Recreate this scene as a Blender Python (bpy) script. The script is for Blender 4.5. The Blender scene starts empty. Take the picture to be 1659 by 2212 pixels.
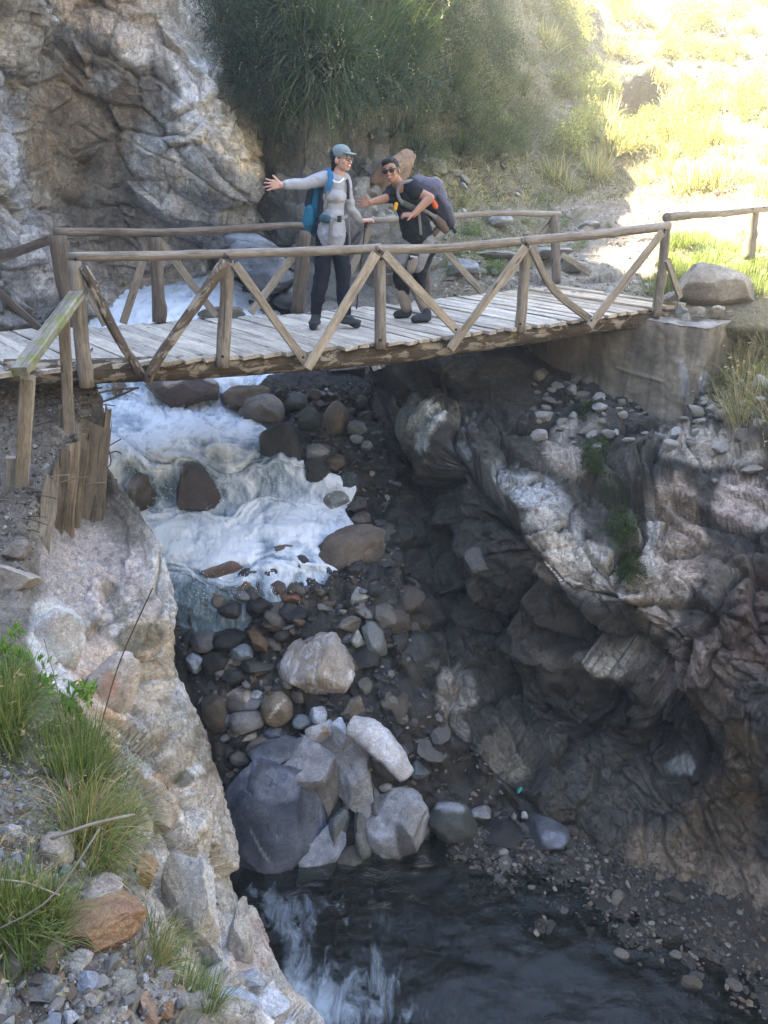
import bpy, bmesh, math, random
import numpy as np
from mathutils import Vector, Matrix
from mathutils.bvhtree import BVHTree
R = math.radians
random.seed(7); rng = np.random.default_rng(7)
scene = bpy.context.scene
COL = scene.collection
# ------------------------------------------------------------ camera, light
PITCH, EYE, FPX, CU, CV = R(24), 1.55, 1720.0, 829.5, 1106.0
cam = bpy.data.cameras.new('camera'); cam_o = bpy.data.objects.new('camera', cam); COL.objects.link(cam_o)
cam_o.location = (0, 0, EYE); cam_o.rotation_euler = (R(90) - PITCH, 0, 0)
cam.sensor_fit = 'VERTICAL'; cam.sensor_height = 36; cam.lens = 36 * FPX / 2212; cam.clip_end = 500; cam.clip_start = .05
scene.camera = cam_o
SUN = Vector((-0.62, 0.14, 0.76)).normalized()
world = bpy.data.worlds.new('World'); scene.world = world; world.use_nodes = True
wn = world.node_tree.nodes; wl = world.node_tree.links
sky = wn.new('ShaderNodeTexSky'); sky.sky_type = 'NISHITA'; sky.sun_disc = False
sky.sun_elevation = math.asin(SUN.z); sky.sun_rotation = math.atan2(SUN.x, SUN.y); sky.altitude = 2500
sky.air_density = 1.0; sky.dust_density = 4.0; sky.ozone_density = .6
bg = wn['Background']; bg.inputs['Strength'].default_value = 0.13; wl.new(sky.outputs[0], bg.inputs[0])
sl = bpy.data.lights.new('sun', 'SUN'); sl.energy = 5; sl.angle = R(.5); sl.color = (1, .93, .8)
so = bpy.data.objects.new('sun', sl); COL.objects.link(so); so.rotation_euler = SUN.to_track_quat('Z', 'Y').to_euler()
scene.view_settings.view_transform = 'Standard'; scene.view_settings.look = 'None'
scene.view_settings.gamma = 1; scene.view_settings.use_curve_mapping = False
scene.view_settings.exposure = 3.55
scene.view_settings.use_white_balance = True; scene.view_settings.white_balance_temperature = 7000; scene.view_settings.white_balance_tint = 8
scene.cycles.use_denoising = True
scene.cycles.max_bounces = 8; scene.cycles.diffuse_bounces = 3; scene.cycles.glossy_bounces = 2
scene.cycles.transmission_bounces = 3; scene.cycles.transparent_max_bounces = 8; scene.cycles.volume_bounces = 0
scene.cycles.caustics_reflective = False; scene.cycles.caustics_refractive = False
scene.cycles.sample_clamp_indirect = 6

# ------------------------------------------------------------ photo geometry
CP, SP = math.cos(PITCH), math.sin(PITCH)
def ray(u, v):
    up = (CV - v) / FPX
    return Vector(((u - CU) / FPX, CP + up * SP, -SP + up * CP))
def atY(u, v, Y):
    d = ray(u, v); t = Y / d.y; return Vector((d.x * t, Y, EYE + d.z * t))
def atZ(u, v, z):
    d = ray(u, v); t = (z - EYE) / d.z; return Vector((d.x * t, d.y * t, z))
def proj(P):
    P = np.asarray(P, float).reshape(-1, 3); z = P[:, 2] - EYE
    t = P[:, 1] * CP - z * SP; up = (P[:, 1] * SP + z * CP) / t
    return CU + FPX * P[:, 0] / t, CV - FPX * up
# ------------------------------------------------------------ numpy noise
def h3(i, j, k, s):
    h = (i * 374761393 + j * 668265263 + k * 2147483647 + s * 974634777).astype(np.uint64) & np.uint64(0xffffffff)
    h = ((h ^ (h >> np.uint64(15))) * np.uint64(2246822519)) & np.uint64(0xffffffff)
    h = ((h ^ (h >> np.uint64(13))) * np.uint64(3266489917)) & np.uint64(0xffffffff)
    return (h ^ (h >> np.uint64(16))).astype(np.float64) / 4294967296.0
def vnoise(P, s=0):
    i = np.floor(P).astype(np.int64); f = P - i; f = f * f * f * (f * (f * 6 - 15) + 10)
    r = 0
    for a in (0, 1):
        for b in (0, 1):
            for c in (0, 1):
                w = (f[:, 0] if a else 1 - f[:, 0]) * (f[:, 1] if b else 1 - f[:, 1]) * (f[:, 2] if c else 1 - f[:, 2])
                r = r + w * h3(i[:, 0] + a, i[:, 1] + b, i[:, 2] + c, s)
    return r * 2 - 1
_rot = np.array(Matrix.Rotation(.9, 3, Vector((.4, .7, .6)).normalized()))
def fbm(P, oct=5, s=0, gain=.5, ridge=False):
    r = 0; a = 1; t = 0; Q = np.asarray(P, float).copy()
    for o in range(oct):
        n = vnoise(Q, s + o * 17)
        if ridge: n = 1 - 2 * np.abs(n)
        r = r + a * n; t += a; a *= gain; Q = (Q @ _rot) * 2.03
    return r / t
def cells(P, s=0):
    """nearest random point: offset from it, three hashes of it, and how near the border is"""
    n = len(P); i = np.floor(P).astype(np.int64)
    f1 = np.full(n, 9.); f2 = np.full(n, 9.); off = np.zeros((n, 3)); hs = np.zeros((n, 3))
    for a in (-1, 0, 1):
        for b in (-1, 0, 1):
            for c in (-1, 0, 1):
                I, J, K = i[:, 0] + a, i[:, 1] + b, i[:, 2] + c
                q = np.stack([I + h3(I, J, K, s), J + h3(I, J, K, s + 1), K + h3(I, J, K, s + 2)], 1)
                d = P - q; dd = np.sqrt((d * d).sum(1)); m = dd < f1
                f2 = np.where(m, f1, np.minimum(f2, dd)); f1 = np.where(m, dd, f1)
                off[m] = d[m]; hs[m] = np.stack([h3(I, J, K, s + 3), h3(I, J, K, s + 4), h3(I, J, K, s + 5)], 1)[m]
    return off, hs, f2 - f1
def facet(P, s=0, tilt=1.2, step=.5, crack=.25):
    o, h, e = cells(P, s)
    nrm = h * 2 - 1
    return (o * nrm).sum(1) * tilt + (h[:, 0] - .5) * step - crack * np.clip(1 - e / .09, 0, 1) ** 1.5, h[:, 1], e
def layers(P, n, k):
    """stretch space along n so that noise becomes strata"""
    n = np.array(Vector(n).normalized()); return P + np.outer(P @ n, n) * (k - 1)
# ------------------------------------------------------------ mesh and object helpers
def tagit(o, label=None, cat=None, group=None, kind=None):
    for k, x in (('label', label), ('category', cat), ('group', group), ('kind', kind)):
        if x: o[k] = x
    return o
def link(name, me, parent=None, mat=None):
    o = bpy.data.objects.new(name, me); COL.objects.link(o)
    if parent is not None: o.parent = parent
    if mat is not None and me is not None and not me.materials: me.materials.append(mat)
    return o
def empty(name, loc, label, cat, group=None):
    o = bpy.data.objects.new(name, None); COL.objects.link(o); o.location = loc; o.empty_display_size = .1
    return tagit(o, label, cat, group)
def setcol(me, c, name='tint'):
    a = me.color_attributes.new(name, 'FLOAT_COLOR', 'POINT')
    c = np.asarray(c, np.float32)
    if c.shape[1] == 3: c = np.hstack([c, np.zeros((len(c), 1), np.float32)])
    a.data.foreach_set('color', np.ascontiguousarray(c).ravel())
def mk(name, V, Fc, smooth=True, col=None):
    me = bpy.data.meshes.new(name); V = np.asarray(V, np.float32)
    if isinstance(Fc, np.ndarray):
        n, k = Fc.shape
        me.vertices.add(len(V)); me.vertices.foreach_set('co', V.ravel())
        me.loops.add(n * k); me.loops.foreach_set('vertex_index', Fc.astype(np.int32).ravel())
        me.polygons.add(n); me.polygons.foreach_set('loop_start', np.arange(0, n * k, k, dtype=np.int32))
        me.polygons.foreach_set('loop_total', np.full(n, k, np.int32)); me.update(calc_edges=True)
    else:
        me.from_pydata([tuple(x) for x in V.tolist()], [], [tuple(f) for f in Fc]); me.update()
    me.polygons.foreach_set('use_smooth', np.full(len(me.polygons), smooth, bool))
    if col is not None: setcol(me, col)
    return me
def gridfaces(nr, nc):
    i = np.arange(nr * nc).reshape(nr, nc)
    return np.stack([i[:-1, :-1].ravel(), i[:-1, 1:].ravel(), i[1:, 1:].ravel(), i[1:, :-1].ravel()], 1)
def cr(A, n):
    """Catmull-Rom resample of A (k, ...) along axis 0 to n samples"""
    k = len(A); x = np.linspace(0, k - 1, n); i = np.minimum(x.astype(int), k - 2); f = (x - i)[:, None]
    A2 = A.reshape(k, -1); g = lambda j: A2[np.clip(j, 0, k - 1)]
    p0, p1, p2, p3 = g(i - 1), g(i), g(i + 1), g(i + 2)
    r = .5 * ((2 * p1) + (p2 - p0) * f + (2 * p0 - 5 * p1 + 4 * p2 - p3) * f ** 2 + (3 * p1 - p0 - 3 * p2 + p3) * f ** 3)
    return r.reshape((n,) + A.shape[1:])
def normals(G):
    a = np.gradient(G, axis=0); b = np.gradient(G, axis=1); n = np.cross(a, b)
    return n / (np.linalg.norm(n, axis=2, keepdims=True) + 1e-9)
BASES = {}
def net(name, rows, nr, nc, flip=1):
    """rows: lists of Vectors (control points in world space) -> smooth grid + outward normals"""
    A = np.array([[list(p) for p in r] for r in rows], float)
    G = cr(A, nr); G = cr(G.transpose(1, 0, 2), nc).transpose(1, 0, 2)
    N = normals(G) * flip
    c = cr(A, 70); c = cr(c.transpose(1, 0, 2), 70).transpose(1, 0, 2)
    BASES[name] = BVHTree.FromPolygons([Vector(p) for p in c.reshape(-1, 3)], [tuple(map(int, f)) for f in gridfaces(70, 70)])
    return G, N
CAMV = Vector((0, 0, EYE))
def hit(u, v, names=('bed',), dflt=8):
    best = None
    for n in names:
        h = BASES[n].ray_cast(CAMV, ray(u, v).normalized())
        if h[0] is not None and (best is None or h[3] < best): best = h[3]
    if best is None: best = dflt
    return CAMV + ray(u, v).normalized() * best
def paint(P, base, blobs, s=5, warp=26):
    """base colours + geology and painted-shade patches given as (u, v, ru, rv, angle, rgb, strength, wet)"""
    u, v = proj(P); W = np.asarray(P)
    wu = u + warp * fbm(W * 2.2, 4, s); wv = v + warp * fbm(W * 2.2, 4, s + 50)
    c = np.hstack([base, np.zeros((len(base), 1))]) if base.shape[1] == 3 else base.copy()
    for (bu, bv, ru, rv, ang, rgb, k, wet) in blobs:
        ca, sa = math.cos(R(ang)), math.sin(R(ang)); x = (wu - bu); y = -(wv - bv)
        q = np.sqrt(((x * ca + y * sa) / ru) ** 2 + ((-x * sa + y * ca) / rv) ** 2)
        m = np.clip((1.12 - q) / .3, 0, 1); m = (m * m * (3 - 2 * m) * k)[:, None]
        t = np.array(list(rgb) + [wet])[None, :]
        c = c * (1 - m) + t * m
    return c
def palette(x, cols):
    """x in 0..1 -> blended palette"""
    cols = np.array(cols, float); k = len(cols) - 1; x = np.clip(x, 0, .9999) * k; i = x.astype(int); f = (x - i)[:, None]
    return cols[i] * (1 - f) + cols[i + 1] * f
def keep(name, G, N): KEEP[name] = (G.reshape(-1, 3), N.reshape(-1, 3), *proj(G.reshape(-1, 3)))
KEEP = {}
_ico = {}
def ico(n):
    if n not in _ico:
        bm = bmesh.new(); bmesh.ops.create_icosphere(bm, subdivisions=n, radius=1)
        _ico[n] = (np.array([v.co[:] for v in bm.verts]), np.array([[v.index for v in f.verts] for f in bm.faces])); bm.free()
    return _ico[n]
# ------------------------------------------------------------ materials
class NT:
    def __init__(s, name):
        s.m = bpy.data.materials.new(name); s.m.use_nodes = True; s.t = s.m.node_tree; s.n = s.t.nodes; s.l = s.t.links
        s.b = s.n['Principled BSDF']; s.out = s.n['Material Output']
    def new(s, ty, **k):
        n = s.n.new(ty)
        for a, b in k.items():
            if hasattr(n, a): setattr(n, a, b)
        return n
    def put(s, sock, x):
        if x is None: return
        if hasattr(x, 'is_output') or isinstance(x, bpy.types.NodeSocket): s.l.new(x, sock)
        else: sock.default_value = x if not (isinstance(x, tuple) and len(x) == 3 and sock.type == 'RGBA') else (*x, 1)
    def attr(s, name='tint'):
        n = s.new('ShaderNodeAttribute', attribute_name=name); return n
    def co(s, scale=(1, 1, 1), kind='Object', rot=(0, 0, 0), src=None):
        m = s.new('ShaderNodeMapping'); m.inputs['Scale'].default_value = scale; m.inputs['Rotation'].default_value = rot
        s.put(m.inputs[0], src if src is not None else s.new('ShaderNodeTexCoord').outputs[kind]); return m.outputs[0]
    def noise(s, co, scale, det=6, rough=.6, dist=0):
        n = s.new('ShaderNodeTexNoise'); s.put(n.inputs['Vector'], co); n.inputs['Scale'].default_value = scale
        n.inputs['Detail'].default_value = det; n.inputs['Roughness'].default_value = rough; n.inputs['Distortion'].default_value = dist
        return n.outputs[0]
    def ramp(s, x, stops, interp='LINEAR'):
        n = s.new('ShaderNodeValToRGB'); s.put(n.inputs[0], x); e = n.color_ramp.elements; n.color_ramp.interpolation = interp
        while len(e) < len(stops): e.new(.5)
        for q, (p, c) in zip(e, stops):
            q.position = p; q.color = (c, c, c, 1) if isinstance(c, (int, float)) else (*c, 1)
        return n.outputs[0]
    def mix(s, f, a, b, mode='MIX'):
        n = s.new('ShaderNodeMix', data_type='RGBA', blend_type=mode); s.put(n.inputs[0], f); s.put(n.inputs[6], a); s.put(n.inputs[7], b); return n.outputs[2]
    def math(s, op, a, b=0., clamp=False):
        n = s.new('ShaderNodeMath', operation=op); n.use_clamp = clamp; s.put(n.inputs[0], a); s.put(n.inputs[1], b); return n.outputs[0]
    def bump(s, h, st=.5, d=.02, nrm=None):
        n = s.new('ShaderNodeBump'); s.put(n.inputs['Height'], h); n.inputs['Strength'].default_value = st; n.inputs['Distance'].default_value = d
        if nrm is not None: s.l.new(nrm, n.inputs['Normal'])
        return n.outputs[0]
    def set(s, **k):
        for a, x in k.items(): s.put(s.b.inputs[a.replace('_', ' ')], x)
        return s.m
def rock_material(name, fine=1.0, contrast=1.0, vein=.25, bump=.8, rough=.92, speck=.35, spec=.35, streak=None):
    q = NT(name); at = q.attr(); wet = at.outputs['Alpha']; c = at.outputs['Color']
    P = q.new('ShaderNodeTexCoord').outputs['Object']
    n1 = q.noise(P, 1.7 * fine, 8, .62, .4); n2 = q.noise(P, 9 * fine, 8, .65, .6); n3 = q.noise(P, 55 * fine, 4, .7)
    c = q.mix(1, c, q.ramp(n1, [(.3, 1 - .35 * contrast), (.5, 1.0), (.7, 1 + .3 * contrast)]), 'MULTIPLY')
    c = q.mix(1, c, q.ramp(n2, [(.3, 1 - .45 * contrast), (.48, 1.0), (.72, 1 + .4 * contrast)]), 'MULTIPLY')
    c = q.mix(speck, c, q.ramp(n3, [(.35, .45), (.5, 1.0), (.66, 1.7)]), 'MULTIPLY')
    wv = q.noise(q.co((1, 1, 2.6), src=P, rot=(.5, .35, .2)), 3.2 * fine, 7, .6, 1.4)
    v = q.ramp(wv, [(.475, 0.), (.5, 1.), (.525, 0.)]); c = q.mix(q.math('MULTIPLY', v, vein), c, q.mix(1, q.mix(1, c, (2.4, 2.35, 2.3), 'MULTIPLY'), (.03, .03, .028), 'ADD'))
    v2 = q.ramp(q.noise(q.co((1.7, 1, 1), src=P, rot=(.1, .9, .5)), 6 * fine, 8, .65, 1.0), [(.485, 0.), (.5, 1.), (.515, 0.)])
    c = q.mix(q.math('MULTIPLY', v2, .45), c, (.035, .03, .025))
    if streak:
        st = q.noise(q.co((7, 7, .5), src=P), 1.0, 5, .6, .3)
        c = q.mix(q.ramp(st, [(.5, 0.), (.68, streak)]), c, (.08, .065, .05))
    hb = q.math('ADD', q.math('MULTIPLY', n2, .8), q.math('MULTIPLY', n3, .22))
    hb = q.math('SUBTRACT', hb, q.math('MULTIPLY', v2, .25))
    vor = q.new('ShaderNodeTexVoronoi', feature='DISTANCE_TO_EDGE'); q.put(vor.inputs['Vector'], q.mix(.12, P, q.new('ShaderNodeTexNoise').outputs[1])); vor.inputs['Scale'].default_value = 7 * fine
    hb = q.math('ADD', hb, q.math('MULTIPLY', q.math('MINIMUM', vor.outputs[0], .05), 1.6))
    ro = q.math('SUBTRACT', q.math('ADD', rough, 0.), q.math('MULTIPLY', wet, .55), True)
    return q.set(Base_Color=c, Roughness=ro, Normal=q.bump(hb, bump, .035 / fine ** .5), Specular_IOR_Level=spec)
def wood_material(name, cols, rough=.85, patch=None, grain=1.0, moss=None):
    q = NT(name); g = q.attr('grain').outputs['Vector']; at = q.attr()
    n1 = q.noise(q.co((2.2, 30 * grain, 30 * grain), src=g), 1, 6, .65, .5)
    n2 = q.noise(q.co((1.2, 7, 7), src=g), 1.3, 6, .6, .3); n3 = q.noise(q.co((14, 110, 110), src=g), 1, 3, .6)
    c = q.ramp(q.math('ADD', q.math('MULTIPLY', n1, .55), q.math('MULTIPLY', n2, .45)), [(.32, cols[0]), (.5, cols[1]), (.68, cols[2])])
    c = q.mix(1, c, at.outputs['Color'], 'MULTIPLY')
    c = q.mix(.5, c, q.ramp(n3, [(.35, .6), (.6, 1.25)]), 'MULTIPLY')
    h = q.math('ADD', q.math('MULTIPLY', n1, .7), q.math('MULTIPLY', n3, .3))
    if patch:
        pn = q.noise(q.co((2.6, 6, 6), src=g), 1.8, 8, .7, .5); f = q.ramp(pn, [(.52, 0.), (.56, 1.)])
        c = q.mix(f, c, patch); h = q.math('SUBTRACT', h, q.math('MULTIPLY', f, .5))
    if moss:
        f = q.ramp(q.noise(q.co((3, 3, 3), src=g), 2, 6, .7), [(.5, 0.), (.62, .8)]); c = q.mix(f, c, moss)
    ck = q.ramp(q.noise(q.co((1.1, 75, 75), src=g), 1, 2, .5, .4), [(.30, 1.), (.36, 0.)]); c = q.mix(q.math('MULTIPLY', ck, .75), c, (.03, .024, .018)); h = q.math('SUBTRACT', h, q.math('MULTIPLY', ck, .6))
    dm = q.noise(q.co((1.6, 4, 4), src=g), 2.2, 6, .7); c = q.mix(.7, c, q.ramp(dm, [(.32, .55), (.5, 1.), (.7, 1.2)]), 'MULTIPLY')
    kn = q.new('ShaderNodeTexVoronoi'); q.put(kn.inputs['Vector'], q.co((2.3, 9, 9), src=g)); kn.inputs['Scale'].default_value = 1
    kf = q.ramp(kn.outputs[0], [(.06, .75), (.13, 0.)]); c = q.mix(kf, c, (.05, .035, .025))
    return q.set(Base_Color=c, Roughness=rough, Normal=q.bump(h, .7, .012), Specular_IOR_Level=.2)
def leaf_material(name, trans=.45, rough=.6):
    q = NT(name); c = q.attr().outputs['Color']
    n = q.noise(q.co((1, 1, 1)), 6, 3, .6); c = q.mix(.6, c, q.ramp(n, [(.3, .6), (.7, 1.5)]), 'MULTIPLY')
    q.set(Base_Color=c, Roughness=rough, Specular_IOR_Level=.25)
    tr = q.new('ShaderNodeBsdfTranslucent'); q.put(tr.inputs[0], q.mix(1, c, (1.3, 1.25, .6), 'MULTIPLY'))
    mx = q.new('ShaderNodeMixShader'); mx.inputs[0].default_value = trans
    q.l.new(q.b.outputs[0], mx.inputs[1]); q.l.new(tr.outputs[0], mx.inputs[2]); q.l.new(mx.outputs[0], q.out.inputs[0]); return q.m
def cloth_material(name, col, scale=300, rough=.85, var=.35, spec=.2):
    q = NT(name); n = q.noise(q.co(), 5, 5, .6, .4); f = q.noise(q.co(), scale, 2, .5)
    c = q.mix(var, (*col, 1), q.ramp(n, [(.3, .45), (.7, 1.6)]), 'MULTIPLY')
    h = q.math('ADD', q.math('MULTIPLY', n, 1.0), q.math('MULTIPLY', f, .05))
    return q.set(Base_Color=c, Roughness=rough, Normal=q.bump(h, .5, .03), Specular_IOR_Level=spec)
def plain(name, col, rough=.6, spec=.4, metal=0, bump=0, scale=60):
    q = NT(name); n = q.noise(q.co(), scale, 4, .6); c = q.mix(.3, (*col, 1), q.ramp(n, [(.3, .6), (.7, 1.4)]), 'MULTIPLY')
    return q.set(Base_Color=c, Roughness=rough, Specular_IOR_Level=spec, Metallic=float(metal), Normal=q.bump(n, bump, .01))
# ------------------------------------------------------------ terrain materials
M_CLIFF = rock_material('cliff_rock', .8, .9, .3, .8, streak=.5)
M_WALL = rock_material('gorge_rock', 1.0, 1.0, .35, .9, .8, spec=.5)
M_NEAR = rock_material('near_rock', 1.8, .75, .3, .7)
M_BED = rock_material('bed_rock', 2.5, 1.0, .1, .9, .75, spec=.5)
M_HILL = rock_material('hillside_earth', 2.0, .9, .05, 1.0)
M_STONE = rock_material('stone', 2.6, .55, .3, .6, .85)
M_STONEF = rock_material('rubble_stone', 5.0, .7, .3, .7, .85)
def W(X, Y, Z): return Vector((X, Y, Z))
def rowY(us, vs, ys): return [atY(u, v, y) for u, v, y in zip(us, vs, ys)]
def emit(name, G, col, mat, **k):
    nr, nc = G.shape[:2]; me = mk(name, G.reshape(-1, 3), gridfaces(nr, nc), True, col); o = link(name, me, None, mat)
    return tagit(o, **k)
# ---- hillside and vegetated cliff beyond the bridge
U = [540, 600, 660, 740, 850, 960, 1080, 1200, 1330, 1450, 1560, 1700, 1950]
hill = [
 rowY(U, [800]*4+[780,730,720,710,730,745,745,745,745], [12.6,12.1,10.8,10.5,10.2,10.1,10.0,9.7,9.6,9.7,9.4,9.0,8.7]),
 rowY(U, [740,740,740,735,720,670,662,668,680,692,700,705,720], [12.6,12.2,11.0,10.7,10.5,10.4,10.3,9.9,9.35,9.35,9.15,8.95,8.7]),
 rowY(U, [660,660,660,655,645,622,612,625,630,640,640,650,660], [12.8,12.4,11.2,11,11.2,11,11,10.6,10.4,10.1,9.9,9.6,9.4]),
 rowY(U, [560,560,570,570,575,560,558,560,565,580,590,600,600], [13,12.6,11.6,11.6,11.7,11.4,11.5,12.3,12,11.5,11,10.8,10.5]),
 rowY(U, [470,470,470,470,480,480,470,470,470,480,500,500,500], [13.2,12.8,12.1,12,12.3,12.6,13.4,15,15,14.5,13.4,13,12.7]),
 rowY(U, [390]*13, [12.8,12.6,12.4,12.6,13,13.6,14.8,16.8,17.5,17,16.2,15.7,15.5]),
 rowY(U, [300]*13, [13.2,12.9,12.6,13,13.6,14.3,16,18.4,19,19,18.7,18.4,18]),
 rowY(U, [210]*13, [12.6,12.2,12,12.3,13.2,14.6,17,20.2,21.5,21.5,21.3,21,20.5]),
 rowY(U, [110]*13, [12.6,12,11.9,12.3,13.4,15.2,18.4,22.5,24.5,24.8,24.8,24.5,24]),
 rowY(U, [0]*13, [13,12.4,12.3,12.8,14,16,19.8,25.5,28.5,29,29,28.5,28]),
 rowY(U, [-140]*13, [13.8,13.2,13.2,13.8,15.2,17.5,21.5,30,35,36,36,35,35]),
 [W(-3,14.5,5.6),W(-2.4,14.3,5.6),W(-1.8,14.4,5.6),W(-.8,15,5.6),W(.3,16.5,5.8),W(1.7,20,6.2),W(3.6,26,6.8),W(9,38,9.5),W(14,46,11),W(20,48,11),W(26,48,11),W(34,48,11),W(46,48,11)],  # unseen ridge rows from here up, shaped to set where sunlight starts
 [W(-3.5,16,6.3),W(-2.9,16,6.3),W(-2.2,16.5,6.3),W(-1,17.5,6.3),W(.3,20,6.6),W(2,26,7.5),W(4.5,34,9),W(11,52,12),W(18,62,14),W(26,64,14),W(34,64,14),W(44,64,14),W(60,64,14)],
 [W(-5,26,9),W(-4,26,9),W(-3,26,9),W(-1.5,28,9),W(.5,32,9.5),W(3,40,11),W(7,48,13),W(16,80,18),W(26,90,18),W(38,90,18),W(50,90,18),W(64,90,18),W(80,90,18)]]
G, N = net('hill', hill, 420, 380, 1)
if N[200, 190] @ np.array([0, -1, 0]) < 0: N = -N
P = G.reshape(-1, 3); u, v = proj(P); dist = P[:, 1]
f1, c1, _ = facet(layers(P * .9 + .25 * np.stack([fbm(P*.8, 3, i) for i in (1, 2, 3)], 1), (.3, .3, 1), 1.4), 3)
f2, c2, _ = facet(P * 3.1, 9)
hollow = np.exp(-(((u - 1395) / 62) ** 2 + ((v - 200 + (u - 1395) * .5) / 42) ** 2) ** 2)
rocky = np.clip((1000 - u) / 220, 0, 1) * np.clip((v - 215) / 60, 0, 1)
bigness = np.clip(.35 + .65 * rocky, 0, 1) * np.clip((690 - v) / 60, .12, 1)
d = fbm(P * .45, 4, 1) * .28 + f1 * .26 * bigness + f2 * .075 * (.5 + rocky * .6) + fbm(P * 5, 4, 22, .6) * .04
deckzone = np.clip((P[:, 1] - 10.2) / 1.4, .12, 1)
G = G + N * (d * deckzone - hollow * 1.9).reshape(G.shape[:2])[..., None]
P = G.reshape(-1, 3)
x = .5 + .5 * fbm(P * .9, 5, 40)
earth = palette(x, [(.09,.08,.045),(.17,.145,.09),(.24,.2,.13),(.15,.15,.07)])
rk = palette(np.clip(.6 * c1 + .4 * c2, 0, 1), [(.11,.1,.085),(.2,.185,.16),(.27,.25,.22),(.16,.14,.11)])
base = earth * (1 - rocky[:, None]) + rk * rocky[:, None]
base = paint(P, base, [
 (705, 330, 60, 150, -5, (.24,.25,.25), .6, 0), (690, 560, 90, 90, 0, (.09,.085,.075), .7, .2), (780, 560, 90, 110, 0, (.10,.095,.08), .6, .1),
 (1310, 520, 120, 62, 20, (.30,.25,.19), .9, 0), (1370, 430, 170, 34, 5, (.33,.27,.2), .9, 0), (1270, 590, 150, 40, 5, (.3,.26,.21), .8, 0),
 (1060, 600, 170, 28, 0, (.26,.24,.2), .7, 0), (1400, 205, 62, 60, 20, (.10,.08,.05), .8, 0), (1540, 360, 160, 120, 0, (.42,.36,.24), .5, 0),  # small dark patch paints the hollow's shade into the earth
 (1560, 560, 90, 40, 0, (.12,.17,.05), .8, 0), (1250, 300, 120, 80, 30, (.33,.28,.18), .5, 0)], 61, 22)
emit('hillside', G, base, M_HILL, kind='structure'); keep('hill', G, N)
# ---- pale cliff upstream on the left
UA = lambda a, b, c, d, e: [-500, -200, 0, 80, 160, 250, a, b, c, d, e, e + 4, e + 2]
cliff = [
 rowY(UA(340,430,510,560,590), [830,810,800,795,770,725,702,670,630,590,570,570,570], [8.3,8.8,9.4,9.6,10.2,11.9,12.5,13.3,13.6,14,15,17,20]),
 rowY(UA(340,430,500,545,575), [740,730,720,715,690,645,622,592,550,500,490,490,490], [8.6,9.1,9.7,9.9,10.5,12.2,12.9,13.5,13.3,13.6,15,17,20]),
 rowY(UA(340,430,510,560,584), [600,600,600,590,570,540,520,500,480,455,450,450,450], [8.6,9,9.6,10.2,11.2,12.4,12.6,12.6,12.6,13,15,17,20]),
 rowY(UA(340,430,510,560,584), [470,470,470,450,450,440,430,420,410,400,400,400,400], [8.6,9,9.7,10.6,11.5,12.2,12.1,12.1,12.3,12.9,15,17,20]),
 rowY(UA(340,430,510,568,592), [330]*13, [8.8,9.2,10,11,11.9,12.3,12.2,12,12.2,12.9,15,17,20]),
 rowY(UA(330,415,495,550,575), [220]*13, [9,9.4,10.4,11.5,12.2,12.3,12.3,12.2,12.4,13,15,17,20]),
 rowY(UA(320,395,460,505,528), [110]*13, [9,9.4,10.5,11.8,12.3,12.2,12.3,12.4,12.7,13.3,15,17,20]),
 rowY(UA(320,385,440,470,490), [0]*13, [9,9.5,10.6,11.8,12.3,12.4,12.6,12.8,13.2,13.8,15,17,20]),
 rowY(UA(310,370,420,450,470), [-160]*13, [9,9.5,10.6,11.3,11.6,11.6,12,12.6,13.4,14.4,16,18,21]),
 [W(-9,9,6),W(-7.2,9.6,6),W(-5.8,10.8,6),W(-5.2,11.4,6),W(-4.8,11.8,6),W(-4.4,12.2,6),W(-4,12.6,6),W(-3.6,13,5.6),W(-3.3,13.6,5.4),W(-3.1,14.6,5.2),W(-2.9,16,5.2),W(-2.8,18,5.2),W(-2.7,21,6)],
 [W(-9.6,9.6,14.5),W(-7.9,10,14.5),W(-6.6,11,14.5),W(-6.2,11.6,12.3),W(-5.8,12,12),W(-5.4,12.4,11.5),W(-5,13,10.5),W(-4.6,13.9,9),W(-4.2,14.6,8),W(-3.9,15.6,7),W(-3.6,17,6.2),W(-3.5,19,6.4),W(-3.4,22,7)],  # out-of-view tops raised to keep the sun off the gorge
 [W(-14,14,14),W(-12,15,14),W(-10,16,13.5),W(-9.4,16.5,13),W(-8.8,17,12.5),W(-8,17.5,12),W(-7.4,18,11),W(-6.8,19,10),W(-6.2,20,9),W(-5.6,22,8),W(-5.2,23,7.2),W(-5,24,7.2),W(-4.8,25,7.4)]]
zz = [-3, -.8, .2, 1.2, 2, 2.8, 3.6, 4.5, 5.5, 8.5, 14, 17]
cliff = [[W(-9 - .1 * z, -14, z), W(-8.2 - .25 * z, -4, z), W(-6.6 - .25 * z, 2.5, z), W(-6.2 - .2 * z, 6, z)] + r for r, z in zip(cliff, zz)]  # unseen columns added left of the camera to shade the foreground
G, N = net('cliff', cliff, 400, 360, 1)
if N[200, 240] @ np.array([0, -1, 0]) < 0: N = -N
P = G.reshape(-1, 3)
Q = P + .18 * np.stack([fbm(P*.7, 3, i) for i in (4, 5, 6)], 1)
f1, c1, _ = facet(layers(Q * .55, (.5, 0, .85), 1.5), 13); f2, c2, _ = facet(layers(Q * 1.5, (.6, .1, .8), 1.8), 19, crack=.35); f3, c3, _ = facet(P * 4.5, 29)
d = f1 * .29 + f2 * .13 + f3 * .03 + fbm(P * 2.2, 5, 33, .6) * .05 + fbm(layers(P * 1.6, (.5, .2, .8), 4), 4, 55, .6, True) * .035
G = G + N * d.reshape(G.shape[:2])[..., None]; P = G.reshape(-1, 3)
uu_ = proj(P)[0]
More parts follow.
